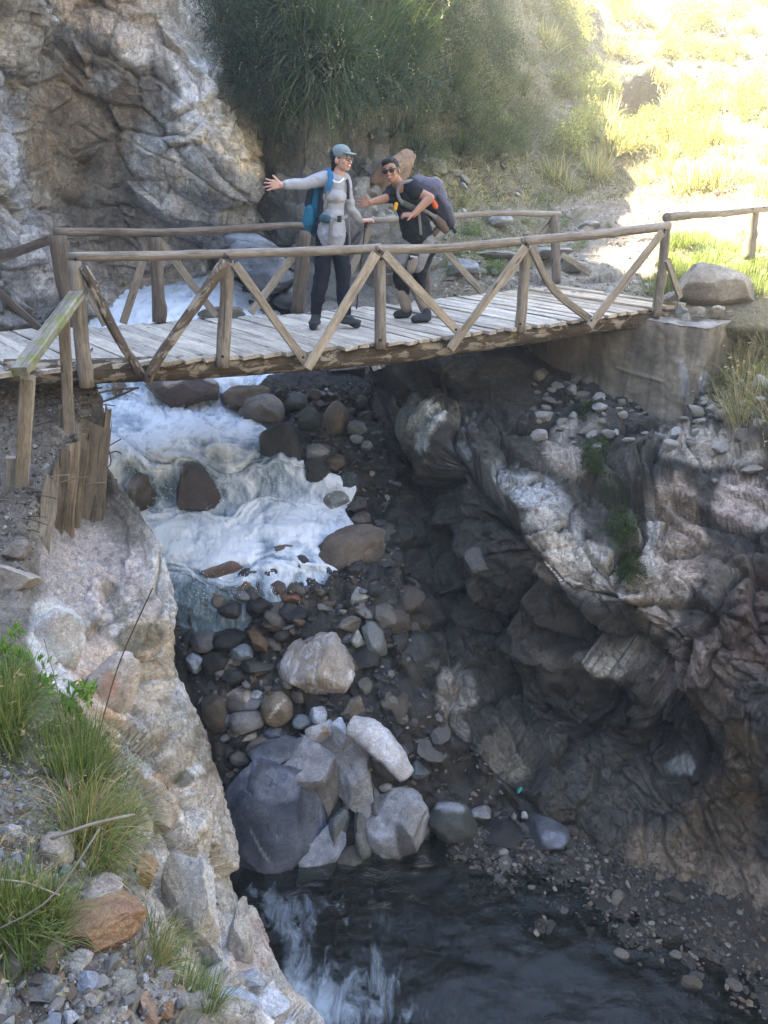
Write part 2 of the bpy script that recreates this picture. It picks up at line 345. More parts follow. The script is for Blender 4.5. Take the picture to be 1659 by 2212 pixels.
base = (1.0 + .35 * np.clip((uu_ - 230) / 120, 0, 1))[:, None] * palette(.45 * c1 + .35 * c2 + .2 * c3, [(.18,.17,.155),(.28,.268,.25),(.37,.355,.33),(.24,.228,.205)])
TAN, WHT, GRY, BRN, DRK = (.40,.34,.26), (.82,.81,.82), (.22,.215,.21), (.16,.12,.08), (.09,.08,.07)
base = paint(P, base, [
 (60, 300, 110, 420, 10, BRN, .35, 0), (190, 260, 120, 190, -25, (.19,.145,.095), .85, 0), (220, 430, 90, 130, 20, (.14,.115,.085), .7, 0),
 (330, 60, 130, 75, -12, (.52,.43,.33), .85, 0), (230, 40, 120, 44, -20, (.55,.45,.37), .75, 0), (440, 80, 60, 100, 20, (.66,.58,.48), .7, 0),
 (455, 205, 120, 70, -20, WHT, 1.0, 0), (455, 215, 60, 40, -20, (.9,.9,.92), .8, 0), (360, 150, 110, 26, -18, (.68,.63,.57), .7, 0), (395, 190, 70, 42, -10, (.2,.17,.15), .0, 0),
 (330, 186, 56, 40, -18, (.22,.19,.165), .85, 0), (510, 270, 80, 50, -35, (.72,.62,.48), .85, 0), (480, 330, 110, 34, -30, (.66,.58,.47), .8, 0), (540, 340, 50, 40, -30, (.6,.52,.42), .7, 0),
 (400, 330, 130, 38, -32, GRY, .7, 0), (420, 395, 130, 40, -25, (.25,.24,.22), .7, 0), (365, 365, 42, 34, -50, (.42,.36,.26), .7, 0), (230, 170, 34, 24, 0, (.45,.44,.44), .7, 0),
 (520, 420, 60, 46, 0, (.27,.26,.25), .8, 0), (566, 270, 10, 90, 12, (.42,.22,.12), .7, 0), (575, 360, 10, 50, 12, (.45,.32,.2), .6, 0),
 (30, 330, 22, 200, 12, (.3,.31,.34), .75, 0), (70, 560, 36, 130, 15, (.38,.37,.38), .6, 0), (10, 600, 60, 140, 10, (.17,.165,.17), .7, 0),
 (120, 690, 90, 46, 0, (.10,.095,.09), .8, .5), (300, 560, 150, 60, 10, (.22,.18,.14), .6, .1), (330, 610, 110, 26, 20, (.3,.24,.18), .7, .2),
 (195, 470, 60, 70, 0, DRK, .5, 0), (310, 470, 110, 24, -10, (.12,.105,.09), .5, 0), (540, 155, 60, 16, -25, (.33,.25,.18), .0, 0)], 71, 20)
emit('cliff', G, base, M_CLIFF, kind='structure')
# ---- stream bed
vb = [500,540,570,620,690,760,815,850,885,940,990,1050,1110,1200,1300,1450,1600,1750,1880,2000,2212,2500,2900]
yb = [19,16.5,14.8,13,11.3,10.7,10.2,10.02,9.9,9.2,8.65,8.5,8.36,7.6,7.17,6.7,6.25,5.9,5.58,5.02,4.13,3.22,2.2]
ub = [-200, 50, 200, 320, 440, 560, 680, 800, 920, 1050, 1200, 1400, 1650, 2000]
bed = [[atY(uu, vv, yy + (.0 if uu < 700 else min(.5, (uu - 700) * .0004))) for uu in ub] for vv, yy in zip(vb, yb)]
G, N = net('bed', bed, 380, 300, 1)
if N[200, 150, 2] < 0: N = -N
P = G.reshape(-1, 3)
f1, c1, _ = facet(P * 3.2, 101); f2, c2, _ = facet(P * 8, 103)
d = f1 * .1 + f2 * .04 + fbm(P * 1.1, 4, 105) * .12 + fbm(P * 14, 3, 107) * .014 - .06
G2 = G + N * d.reshape(G.shape[:2])[..., None]; ub_, vb_ = proj(G.reshape(-1, 3))
uf = np.interp(vb_, [600,810,930,1080,1240,1400,1560,1690,1810,1940,2060,2200,2600], [760,790,828,862,858,880,960,1090,1240,1400,1560,1800,2500])
G2[..., 2] -= (np.clip((ub_ - uf - 5) / 110, 0, 1) ** .7 * 1.5).reshape(G2.shape[:2]); bar = np.clip((ub_ - 900 - (vb_ - 1850) * .5) / 120, 0, 1) * np.clip((vb_ - 1800) / 60, 0, 1) * np.clip((uf + 200 - ub_) / 100, 0, 1) + .0 * vb_
G2[..., 2] += (bar * (np.interp(vb_, [1800, 2040, 2200], [.36, .42, .22]) + .05 * fbm(G.reshape(-1, 3) * 1.5, 3, 9))).reshape(G2.shape[:2]); P = G2.reshape(-1, 3)
sh_ = ((P[:, 0] - 1.05) * .81 + (P[:, 1] - 5.66) * 1.19) / 1.44 + .16 * fbm(P * 1.3, 4, 441)
zb_ = -4.60 + .16 * np.clip(sh_, -1, .9) + .05 * fbm(P * 4, 3, 443) + .02 * f2
mb_ = (sh_ > -.8) & (P[:, 1] < 6.0) & (P[:, 0] < 4.5) & (P[:, 1] > 2.5)
P[:, 2] = np.where(mb_, np.maximum(P[:, 2], zb_), P[:, 2]); G2 = P.reshape(G2.shape)
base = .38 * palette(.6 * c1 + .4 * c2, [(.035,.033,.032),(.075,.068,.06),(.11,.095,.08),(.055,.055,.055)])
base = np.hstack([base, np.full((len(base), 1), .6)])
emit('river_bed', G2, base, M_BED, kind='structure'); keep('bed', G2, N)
# ---- right gorge wall
D = [
 [(770,900,10.6),(800,1030,10.0),(830,1180,9.1),(820,1350,8.1),(840,1520,7.4),(915,1680,6.7),(1040,1810,6.2),(1190,1930,5.9),(1350,2060,5.4),(1500,2180,4.9),(1750,2330,4.3),(2100,2500,3.8)],
 [(790,810,10.4),(828,930,9.7),(862,1080,8.9),(858,1240,7.95),(880,1400,7.25),(960,1560,6.6),(1090,1690,6.15),(1240,1810,5.8),(1400,1940,5.3),(1560,2060,4.8),(1800,2200,4.25),(2100,2350,3.8)],
 [(812,802,10.4),(850,890,10.0),(895,1010,9.35),(925,1150,8.5),(965,1290,7.95),(1050,1410,7.45),(1165,1500,7.05),(1305,1575,6.6),(1450,1650,6.1),(1600,1720,5.65),(1820,1800,5.1),(2150,1850,4.5)],
 [(830,790,10.2),(880,850,9.5),(935,930,8.8),(985,1020,8.05),(1045,1120,7.4),(1130,1200,6.85),(1240,1265,6.5),(1370,1330,6.1),(1500,1390,5.8),(1640,1430,5.5),(1850,1480,5.1),(2200,1500,4.5)],
 [(840,780,10.1),(893,805,9.75),(955,840,9.35),(1020,880,9.0),(1090,930,8.6),(1170,970,8.25),(1290,1010,7.9),(1420,1060,7.35),(1560,1050,7.1),(1680,1020,6.9),(1870,1000,6.6),(2200,1000,6)],
 [(850,765,10.1),(900,762,10.0),(960,755,9.95),(1040,745,10.1),(1120,755,10.3),(1200,785,10.15),(1327,826,9.55),(1500,880,8.8),(1600,835,9.05),(1700,790,8.85),(1850,760,8.6),(2200,760,8)],
 [(850,730,11),(900,725,11.1),(960,715,11.2),(1040,700,11.4),(1120,700,11.6),(1200,715,11.5),(1327,745,10.9),(1500,770,9.6),(1600,750,9.5),(1700,728,9.15),(1850,725,8.85),(2200,720,8.4)]]
# the corner (1500,876) is below the concrete abutment; the shoulder to its right climbs to the hillside
dn = [[atY(*p) for p in r] for r in D]
G, N = net('wall', dn, 470, 560, 1)
if N[200, 250] @ np.array([-.4, -1, .3]) < 0: N = -N
P = G.reshape(-1, 3); u, v = proj(P)
Q = P + .3 * np.stack([fbm(P*.8, 3, i) for i in (7, 8, 9)], 1)
f1, c1, e1 = facet(layers(Q * .5, (.75, .1, .62), 1.9), 201, 1.5, .7); f2, c2, e2 = facet(layers(Q * 1.7, (.7, .2, .6), 1.6), 211, crack=.4); f3, c3, e3 = facet(layers(Q * 4.2, (.6, .2, .7), 1.3), 221, crack=.4)
st = fbm(layers(Q * 1.5, (.72, .15, .65), 5), 5, 231, .62, True)
near = np.clip((9.9 - P[:, 1]) / 1.2, .25, 1) * np.clip((P[:, 2] + 5.0) / 1.4, .22, 1)
d = (f1 * .46 + f2 * .18 + f3 * .05 + st * .055 + fbm(P * 6, 4, 241, .6) * .022) * near
G = G + N * d.reshape(G.shape[:2])[..., None]; P = G.reshape(-1, 3)
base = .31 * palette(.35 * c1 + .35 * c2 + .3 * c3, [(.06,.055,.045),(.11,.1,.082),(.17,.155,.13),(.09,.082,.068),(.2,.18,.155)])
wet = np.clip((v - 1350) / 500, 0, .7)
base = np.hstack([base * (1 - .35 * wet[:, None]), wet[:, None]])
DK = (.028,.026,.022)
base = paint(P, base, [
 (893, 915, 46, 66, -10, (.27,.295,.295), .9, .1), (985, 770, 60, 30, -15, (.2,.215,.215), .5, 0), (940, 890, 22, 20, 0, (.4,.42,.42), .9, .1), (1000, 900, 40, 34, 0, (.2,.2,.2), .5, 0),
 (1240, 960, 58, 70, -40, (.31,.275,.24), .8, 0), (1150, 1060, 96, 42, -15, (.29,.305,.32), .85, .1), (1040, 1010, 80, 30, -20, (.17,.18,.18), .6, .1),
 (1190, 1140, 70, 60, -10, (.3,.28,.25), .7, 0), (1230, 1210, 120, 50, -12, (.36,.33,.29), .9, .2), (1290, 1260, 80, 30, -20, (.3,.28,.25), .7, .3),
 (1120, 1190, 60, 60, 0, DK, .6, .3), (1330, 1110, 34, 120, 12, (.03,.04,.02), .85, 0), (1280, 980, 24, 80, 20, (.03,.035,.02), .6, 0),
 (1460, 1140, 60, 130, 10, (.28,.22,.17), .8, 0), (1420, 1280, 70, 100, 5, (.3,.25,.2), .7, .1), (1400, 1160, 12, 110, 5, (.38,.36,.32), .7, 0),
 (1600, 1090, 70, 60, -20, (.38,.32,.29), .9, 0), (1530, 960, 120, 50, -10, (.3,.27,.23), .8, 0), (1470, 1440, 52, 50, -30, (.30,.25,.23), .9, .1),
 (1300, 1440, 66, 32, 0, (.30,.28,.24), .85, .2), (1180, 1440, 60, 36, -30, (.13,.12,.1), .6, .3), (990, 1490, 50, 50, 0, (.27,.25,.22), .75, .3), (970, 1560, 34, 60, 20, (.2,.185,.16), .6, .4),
 (1400, 1560, 330, 46, -6, (.016,.015,.012), .9, .7), (1050, 1350, 190, 60, -42, DK, .7, .5), (930, 1180, 60, 160, 12, (.04,.036,.03), .75, .3), (860, 980, 36, 130, 12, (.07,.062,.05), .6, .2),  # dark band and hollows: wet stone with overhang shade painted in
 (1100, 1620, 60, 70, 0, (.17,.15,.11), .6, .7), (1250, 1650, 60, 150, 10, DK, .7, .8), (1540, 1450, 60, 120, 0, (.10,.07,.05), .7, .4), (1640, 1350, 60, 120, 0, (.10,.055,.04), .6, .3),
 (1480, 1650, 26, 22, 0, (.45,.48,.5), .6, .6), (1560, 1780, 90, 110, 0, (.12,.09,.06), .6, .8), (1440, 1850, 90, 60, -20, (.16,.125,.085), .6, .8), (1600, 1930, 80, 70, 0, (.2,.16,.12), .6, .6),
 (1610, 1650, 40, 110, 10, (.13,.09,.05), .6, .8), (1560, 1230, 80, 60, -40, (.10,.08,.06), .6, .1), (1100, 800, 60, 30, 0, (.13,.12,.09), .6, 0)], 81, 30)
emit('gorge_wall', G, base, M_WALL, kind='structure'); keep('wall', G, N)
# ---- near bank: path ledge, rock and rubble below the photographer
L = [ # v, then (u, Y) by column, the eighth is the rim above the water
 (760,[(-500,6.9),(-100,6.9),(0,6.95),(60,7.0),(110,7.05),(150,7.1),(185,7.1),(200,7.2)]),
 (830,[(-500,6.6),(-100,6.6),(0,6.6),(60,6.6),(110,6.65),(150,6.7),(190,6.75),(206,6.8)]),
 (900,[(-500,6.3),(-100,6.3),(0,6.3),(60,6.3),(110,6.3),(160,6.35),(205,6.5),(226,6.65)]),
 (1000,[(-500,5.8),(-100,5.8),(0,5.85),(60,5.85),(108,5.85),(150,6.05),(195,6.4),(226,6.55)]),
 (1100,[(-500,5.2),(-100,5.2),(0,5.25),(50,5.25),(82,5.3),(140,5.9),(215,6.2),(300,6.05)]),
 (1200,[(-500,4.5),(-100,4.6),(0,4.7),(48,4.7),(90,4.95),(180,5.45),(280,5.5),(366,5.6)]),
 (1300,[(-500,3.7),(-100,3.8),(0,3.95),(55,4.05),(110,4.5),(200,4.85),(300,5.05),(398,5.25)]),
 (1400,[(-500,3.1),(-100,3.15),(0,3.3),(70,3.55),(150,4.05),(240,4.45),(320,4.7),(396,5.0)]),
 (1500,[(-500,2.8),(-100,2.85),(0,2.9),(80,3.1),(170,3.5),(260,4.0),(340,4.4),(424,4.75)]),
 (1600,[(-500,2.5),(-100,2.55),(0,2.6),(100,2.75),(200,3.1),(300,3.6),(390,4.0),(468,4.4)]),
 (1700,[(-500,2.25),(-100,2.3),(0,2.35),(110,2.45),(220,2.7),(320,3.2),(410,3.7),(503,4.2)]),
 (1800,[(-500,2.0),(-100,2.05),(0,2.1),(120,2.2),(240,2.4),(335,2.85),(430,3.4),(520,4.0)]),
 (1900,[(-500,1.85),(-100,1.88),(0,1.9),(120,1.98),(245,2.15),(345,2.55),(445,3.1),(535,3.8)]),
 (2000,[(-500,1.7),(-100,1.73),(0,1.75),(125,1.83),(250,1.95),(360,2.25),(475,2.8),(590,3.5)]),
 (2100,[(-500,1.55),(-100,1.58),(0,1.6),(130,1.66),(260,1.75),(385,2.0),(510,2.5),(628,3.2)]),
 (2212,[(-500,1.4),(-100,1.43),(0,1.45),(140,1.5),(280,1.56),(430,1.7),(580,2.1),(715,2.9)]),
 (2450,[(-500,1.1),(-100,1.1),(0,1.12),(150,1.15),(300,1.2),(480,1.3),(660,1.65),(880,2.4)]),
 (3000,[(-500,.5),(-100,.5),(0,.5),(150,.5),(300,.5),(520,.55),(760,.9),(1100,1.6)])]
nb = []
for vv, cs in L:
    r = [atY(uu, vv, yy) for uu, yy in cs]; e = r[-1]
    r += [e + Vector((-.30, .22, -.55)), e + Vector((-.35, .3, -1.5)), e + Vector((-.3, .35, -3.6))]; nb.append(r)
last = nb[-1]; nb.append([Vector((p.x, p.y - 4, p.z)) for p in last]); nb.append([Vector((p.x * 1.3, p.y - 14, p.z + (2 if k < 8 else 0))) for k, p in enumerate(last)])
G, N = net('near', nb, 560, 340, 1)
if N[300, 60, 2] < 0: N = -N
P = G.reshape(-1, 3); u, v = proj(P)
cols = np.tile(np.linspace(0, 10, 340), 560)
Q = P + .12 * np.stack([fbm(P*1.6, 3, i) for i in (17, 18, 19)], 1)
f1, c1, e1 = facet(layers(Q * 1.1, (.85, .1, .5), 2.8), 301, 1.2, .6); f2, c2, e2 = facet(layers(Q * 2.6, (.8, .1, .6), 3.0), 311, crack=.35); f3, c3, e3 = facet(P * 15, 321)
st = fbm(layers(Q * 3, (.8, .2, .5), 4), 5, 331, .6, True)
rocky = np.clip((cols - 4.0) / 1.5, 0, 1) * np.clip((v - 1090) / 120, 0, 1)
rocky = np.maximum(rocky, np.clip((cols - 7) * 2, 0, 1) * .5)
rim = 1 - .8 * np.clip((cols - 6.3) / .8, 0, 1)
d = (f1 * .2 * np.clip(rim + .25, 0, 1) + (f2 * .07 + st * .045) * rim) * rocky * (1 - .5 * np.clip((cols - 5.6) / 1.2, 0, 1)) + f3 * .012 + fbm(P * 5, 5, 341, .6) * .022 + fbm(P * 1.2, 3, 351) * .04 * (1 - rocky) * np.clip((v - 1000) / 200, .2, 1) - .07 * rocky
G = G + N * d.reshape(G.shape[:2])[..., None]; P = G.reshape(-1, 3)
soil = palette(.5 + .6 * fbm(P * 3, 5, 361), [(.07,.058,.045),(.12,.1,.08),(.17,.15,.125),(.1,.085,.07)])
rk = palette(.4 * c1 + .35 * c2 + .25 * c3, [(.16,.145,.125),(.31,.285,.255),(.47,.45,.42),(.25,.22,.185),(.42,.38,.35)])
base = soil * (1 - rocky[:, None]) + rk * rocky[:, None]
base = paint(P, base, [
 (230, 1230, 90, 90, -40, (.42,.35,.31), .8, 0), (150, 1240, 60, 110, 0, (.38,.33,.3), .6, 0), (340, 1190, 30, 70, 20, (.42,.39,.34), .7, 0), (270, 1130, 60, 50, -40, (.2,.17,.13), .7, 0),
 (330, 1430, 70, 110, 0, (.36,.29,.2), .75, 0), (300, 1380, 70, 34, 30, (.10,.09,.055), .7, 0), (270, 1440, 22, 70, -30, (.09,.08,.05), .7, 0), (250, 1290, 60, 22, -60, (.11,.095,.06), .55, 0),
 (130, 1400, 62, 110, 15, (.5,.49,.48), .9, 0), (190, 1420, 60, 50, 0, (.45,.36,.32), .7, 0), (230, 1500, 70, 110, 10, (.46,.36,.28), .8, 0), (190, 1480, 30, 34, 0, (.42,.24,.14), .5, 0),
 (245, 1590, 24, 60, 0, (.42,.22,.13), .55, 0), (380, 1590, 60, 90, 0, (.22,.18,.12), .6, 0), (450, 1620, 30, 60, 15, (.12,.095,.06), .7, 0), (465, 1590, 16, 26, 0, (.38,.16,.09), .7, 0),
 (470, 1720, 60, 60, 20, (.2,.16,.11), .5, 0), (430, 1760, 70, 80, 20, (.4,.36,.31), .7, 0), (500, 1900, 50, 100, 15, (.38,.35,.3), .7, 0), (540, 2060, 50, 70, 0, (.42,.32,.27), .6, 0),
 (340, 1740, 60, 60, 0, (.3,.24,.17), .7, 0), (400, 1680, 26, 18, 0, (.06,.06,.035), .8, 0), (600, 2120, 60, 50, 0, (.36,.33,.3), .6, 0), (640, 2190, 90, 30, 0, (.5,.5,.52), .7, 0)], 91, 20)
emit('near_bank', G, base, M_NEAR, kind='structure'); keep('near', G, N)
# ------------------------------------------------------------ water
q = NT('white_water'); P_ = q.new('ShaderNodeTexCoord').outputs['Object']
at = q.attr(); foam0 = at.outputs['Alpha']
fl = q.co((1.5, .55, .9), src=P_, rot=(.35, 0, .2)); n1 = q.noise(fl, 2.0, 9, .62, 1.3); n2 = q.noise(fl, 9, 7, .66, .8); n3 = q.noise(P_, 40, 4, .7)
nn = q.math('ADD', q.math('MULTIPLY', n1, .6), q.math('MULTIPLY', n2, .4))
fm = q.math('ADD', q.math('MULTIPLY', q.math('SUBTRACT', nn, .5), 2.0), foam0); fm = q.ramp(fm, [(.1, 0.), (.55, .5), (1., 1.)])
c = q.mix(fm, (.11, .165, .195, 1), q.ramp(fm, [(.3, (.42, .55, .74)), (.9, (.80, .87, .97))]))
q.set(Base_Color=c, Roughness=q.math('ADD', q.math('MULTIPLY', fm, .5), .12), Specular_IOR_Level=.5, Normal=q.bump(q.math('ADD', nn, q.math('MULTIPLY', n3, .12)), .6, .04))
M_WHITE = q.m
q = NT('pool_water'); P_ = q.new('ShaderNodeTexCoord').outputs['Object']; foam0 = q.attr().outputs['Alpha']
rip = q.noise(q.co((1, 2, 1), src=P_), 5, 6, .6, .8); rip2 = q.noise(P_, 26, 3, .6)
nb_ = q.bump(q.math('ADD', rip, q.math('MULTIPLY', rip2, .25)), .3, .03)
fn = q.noise(q.co((2.2, .9, 1), src=P_, rot=(0, 0, .35)), 3.2, 10, .7, .6)
fm = q.ramp(q.math('ADD', q.math('MULTIPLY', q.math('SUBTRACT', fn, .5), 2.2), foam0), [(.3, 0.), (.7, .3), (1., .6)])
q.set(Base_Color=(.62, .74, .86, 1), Roughness=.6)
tr = q.new('ShaderNodeBsdfTransparent'); tr.inputs[0].default_value = (.36, .40, .36, 1)
gl = q.new('ShaderNodeBsdfGlossy'); gl.inputs['Roughness'].default_value = .12; q.l.new(nb_, gl.inputs['Normal'])
fr = q.new('ShaderNodeFresnel'); fr.inputs[0].default_value = 1.33; q.l.new(nb_, fr.inputs['Normal'])
m1 = q.new('ShaderNodeMixShader'); q.l.new(fr.outputs[0], m1.inputs[0]); q.l.new(tr.outputs[0], m1.inputs[1]); q.l.new(gl.outputs[0], m1.inputs[2])
m2 = q.new('ShaderNodeMixShader'); q.l.new(fm, m2.inputs[0]); q.l.new(m1.outputs[0], m2.inputs[1]); q.l.new(q.b.outputs[0], m2.inputs[2]); q.l.new(m2.outputs[0], q.out.inputs[0])
M_POOL = q.m
ws = [(555,470,482,.95),(575,430,490,.98),(600,350,520,.98),(640,200,560,.98),(690,60,620,.95),(760,60,640,.85),(815,120,590,.75),(850,150,560,.6),(880,160,560,.8),(915,170,560,.95),(960,170,590,.8),(1000,170,640,.75),(1030,180,760,.8),(1060,200,760,.65),(1090,230,745,.7),(1120,270,770,.95),(1160,300,785,.95),(1200,320,740,.8),(1240,340,720,.65),(1275,350,690,.5),(1300,360,640,.35),(1325,370,600,.15),(1370,380,560,0)]
lift = {555:.1,575:.1,600:.1,640:.1,690:.1,760:.08,815:.06,850:.1,880:.08,915:.1,960:.14,1000:.14,1030:.16,1060:.1,1090:.08,1120:.1,1160:.1,1200:.07,1240:.05,1275:.035,1300:.02,1325:0,1370:-.12}
wr = []; wf = []
for (vv, a, b, fo) in ws:
    yy = np.interp(vv, vb, yb); r = []
    for k in range(9):
        f = k / 8; uu = a + (b - a) * f; e = min(1, (1 - f) * 4.5, f * 6 + .3); wv = (22 * math.sin(uu / 62. + .6) + 13 * math.sin(uu / 27. + 2) + (uu - 480) * .06) * (1 if 830 < vv < 1260 else .3)
        va = vv + wv; yy = np.interp(va, vb, yb)
        p = atY(uu, va, yy); r.append(p + Vector((0, -.25, .9)).normalized() * (lift[vv] - (1 - e) * .16))
    wr.append(r); wf.append([fo] * 9)
G, N = net('water', wr, 420, 260, 1)
if N[200, 130, 2] < 0: N = -N
Fo = cr(np.array(wf)[..., None], 420); Fo = cr(Fo.transpose(1, 0, 2), 260).transpose(1, 0, 2).reshape(-1)
P = G.reshape(-1, 3); flow = layers(P, (0, .5, .15), .35)
warp = np.stack([fbm(P*1.5, 3, i) for i in (27, 28, 29)], 1) * .5
u0, v0 = proj(P); vs_ = v0 - 22 * np.sin(u0 / 62. + .6) - 13 * np.sin(u0 / 27. + 2) - (u0 - 480) * .06 + 30 * fbm(P * 1.6, 4, 431); fall = np.interp(vs_, [600, 810, 830, 880, 900, 990, 1015, 1095, 1120, 1215, 1240, 1300, 1400], [.2, .2, .8, .8, .1, .1, .8, .8, .1, .1, .6, .6, .4])[:, None]
xs_ = P * np.array([.55, 1.1, 1.1]); fs_ = layers(P, (0, .45, .9), .3); Qn = xs_ * (1 - fall) + fs_ * fall; f_ = fall[:, 0]
bl_ = fbm(Qn * 2.2 + warp * 1.3, 3, 401, .5); b2 = fbm(Qn * 5.5 + warp, 4, 411, .58, True); b3 = fbm(Qn * 15 + warp, 4, 413, .6)
mound = np.zeros(len(P))
for (bu, bv, ru, rv, hh) in [(430,1050,95,80,.16),(318,1062,70,80,.13),(620,1110,110,60,.10),(500,905,120,30,.06),(480,1226,80,26,.06),(612,1196,50,34,.07),(560,985,60,40,.05)]:
    mound += hh * np.exp(-(((u0 - bu) / ru) ** 2 + ((v0 - bv) / rv) ** 2))
ed_ = np.tile(np.linspace(0, 1, 260), 420); ed_ = np.clip(np.minimum(ed_, 1 - ed_) / .16, 0, 1)
d = (bl_ * (.06 + .03 * f_) + b2 * .034 + b3 * .02) * (.25 + .75 * ed_) + mound * .5
G = G + N * d.reshape(G.shape[:2])[..., None]; P = G.reshape(-1, 3); u, v = proj(P)
Fo = Fo - .03 + .45 * (b2 - .1) + .35 * bl_ + .25 * b3 - .03 * f_
for (bu, bv, ru, rv, dv) in [(620,930,70,60,-.35),(560,1000,60,50,-.1),(400,1215,60,40,.15),(480,1180,160,30,.15),(600,1060,50,70,-.2),(430,1062,60,62,-.42),(320,1066,46,60,-.42),(260,840,60,30,-.3),(470,1280,120,26,-.3),(620,1150,120,30,.1),(300,960,80,50,.1)]:
    Fo = Fo + 1.3 * dv * np.exp(-(((u - bu) / ru) ** 2 + ((v - bv) / rv) ** 2))
emit('water', G, np.hstack([np.ones((len(P), 3)), np.clip(Fo, 0, 1)[:, None]]), M_WHITE, kind='structure')
# flying drops along the falls and round the rocks
rq = np.random.default_rng(77); uW, vW = proj(P); cand = np.nonzero((uW > 210) & (uW < 770) & (((vW > 1000) & (vW < 1110)) | ((vW > 820) & (vW < 900)) | ((vW > 1220) & (vW < 1290))))[0]
k_ = rq.choice(cand, 2600); V0, F0 = ico(1); n_ = len(k_); ht = np.abs(rq.normal(size=(n_, 1))) * .05; sz = (.0018 + .0045 * rq.random(n_) ** 3)[:, None, None]
V_ = V0[None] * sz * np.array([1, 1, 1.5]) + (P[k_] + N.reshape(-1, 3)[k_] * ht + rq.normal(size=(n_, 3)) * .03)[:, None]
F_ = (F0[None] + (np.arange(n_) * len(V0))[:, None, None]).reshape(-1, 3)
M_DROP = plain('water_drop', (.8, .87, .95), .3, .5)
tagit(link('spray', mk('spray', V_.reshape(-1, 3), F_, True), None, M_DROP), kind='stuff')
# lower pool
xs = np.linspace(-3, 7, 260); ys = np.linspace(6.2, -3, 240); X, Y = np.meshgrid(xs, ys)
Z = np.full_like(X, -4.60); P = np.stack([X, Y, Z], 2).reshape(-1, 3)
P[:, 2] += fbm(P * np.array([2, 3, 1]), 4, 421) * .035; u, v = proj(P)
fo = np.zeros(len(P))
for (bu, bv, ru, rv, a) in [(640,2080,60,130,.62),(700,2180,90,60,.7),(720,1960,90,40,.4),(800,2120,60,90,.38),(560,1960,60,60,.3),(1250,2000,300,40,.08),(900,2200,120,60,.22),(1500,2150,60,30,.25)]:
    fo += a * np.exp(-(((u - bu) / ru) ** 2 + ((v - bv) / rv) ** 2))
cc = np.hstack([np.ones((len(P), 3)), np.clip(fo, 0, .9)[:, None]])
o = link('pool_water', mk('pool_water', P, gridfaces(240, 260), True, cc), None, M_POOL); tagit(o, kind='structure')

# valley slope, unseen, added behind and right of the camera to block low sky
rows_ = []
for (x0, y0, x1, y1) in ((-7, -2, -11, -9), (-2, -5, -3, -13), (4, -6, 6, -15), (9, -4.5, 15, -11), (11.5, 0, 19, -2), (12.5, 5, 21, 6), (14, 10, 24, 12)):
    rows_.append([W(x0 + (x1 - x0) * f, y0 + (y1 - y0) * f, z) for f, z in ((-.35, -5.2), (0, -2.5), (.25, .5), (.55, 5), (.85, 10), (1.15, 14))])
G, N = net('sky_blocker', rows_, 160, 90, 1)
if N[80, 60, 2] < 0: N = -N
P = G.reshape(-1, 3); G = G + N * (fbm(P * .3, 5, 601) * .8 + facet(P * .5, 603)[0] * .3).reshape(G.shape[:2])[..., None]
emit('sky_blocking_slope', G, palette(.5 + .5 * fbm(P * .8, 4, 605), [(.07,.075,.04),(.14,.12,.08),(.18,.16,.12)]), M_HILL, kind='structure')  # added only to narrow the sky and deepen contrast
# ------------------------------------------------------------ timber
M_BARK = wood_material('bark_log', [(.05,.038,.03),(.115,.088,.066),(.19,.15,.115)], patch=(.36,.31,.25))
M_POLE = wood_material('stripped_pole', [(.12,.10,.085),(.25,.215,.18),(.36,.32,.275)])
M_POLED = wood_material('dark_pole', [(.07,.055,.045),(.15,.12,.095),(.24,.2,.16)])
M_SAWN = wood_material('sawn_board', [(.22,.18,.14),(.36,.305,.24),(.47,.41,.34)], grain=.7)
M_DECK = wood_material('deck_plank', [(.28,.245,.205),(.5,.455,.395),(.62,.575,.5)])
M_MOSSY = wood_material('mossy_board', [(.17,.15,.13),(.3,.275,.245),(.4,.37,.33)], moss=(.20,.22,.05))
M_TIMBER = wood_material('old_timber', [(.06,.045,.03),(.17,.13,.085),(.36,.295,.21)], grain=1.3)
M_TIMBERD = wood_material('old_dark_timber', [(.075,.06,.04),(.125,.10,.07),(.17,.14,.10)])
ED = Vector((.8911, .4537, 0)); EN = Vector((-.4537, .8911, 0)); BP0 = Vector((-2.26, 6.66, 0))
def side(u, v, w):
    """point of the photo's ray on the bridge's upright long section at width w"""
    d = ray(u, v); t = (w + (BP0 - CAMV).dot(EN)) / d.dot(EN); return CAMV + d * t
def setgrain(me, g):
    a = me.attributes.new('grain', 'FLOAT_VECTOR', 'POINT'); a.data.foreach_set('vector', np.asarray(g, np.float32).ravel())
def polyline(pts, n):
    A = cr(np.array([list(p) for p in pts], float), max(n * 4, 8)) if len(pts) > 2 else np.array([list(pts[0]), list(pts[1])], float)
    L = np.r_[0, np.cumsum(np.linalg.norm(np.diff(A, axis=0), axis=1))]; x = np.linspace(0, L[-1], n)
    return np.stack([np.interp(x, L, A[:, k]) for k in range(3)], 1), x
def frames(C):
    T = np.gradient(C, axis=0); T /= np.linalg.norm(T, axis=1, keepdims=True) + 1e-9
    ref = np.array([0, 0, 1.]) if abs(T[0, 2]) < .9 else np.array([1., 0, 0])
    A = np.cross(T, ref); A /= np.linalg.norm(A, axis=1, keepdims=True); B = np.cross(A, T); return T, A, B
_sd = [0]
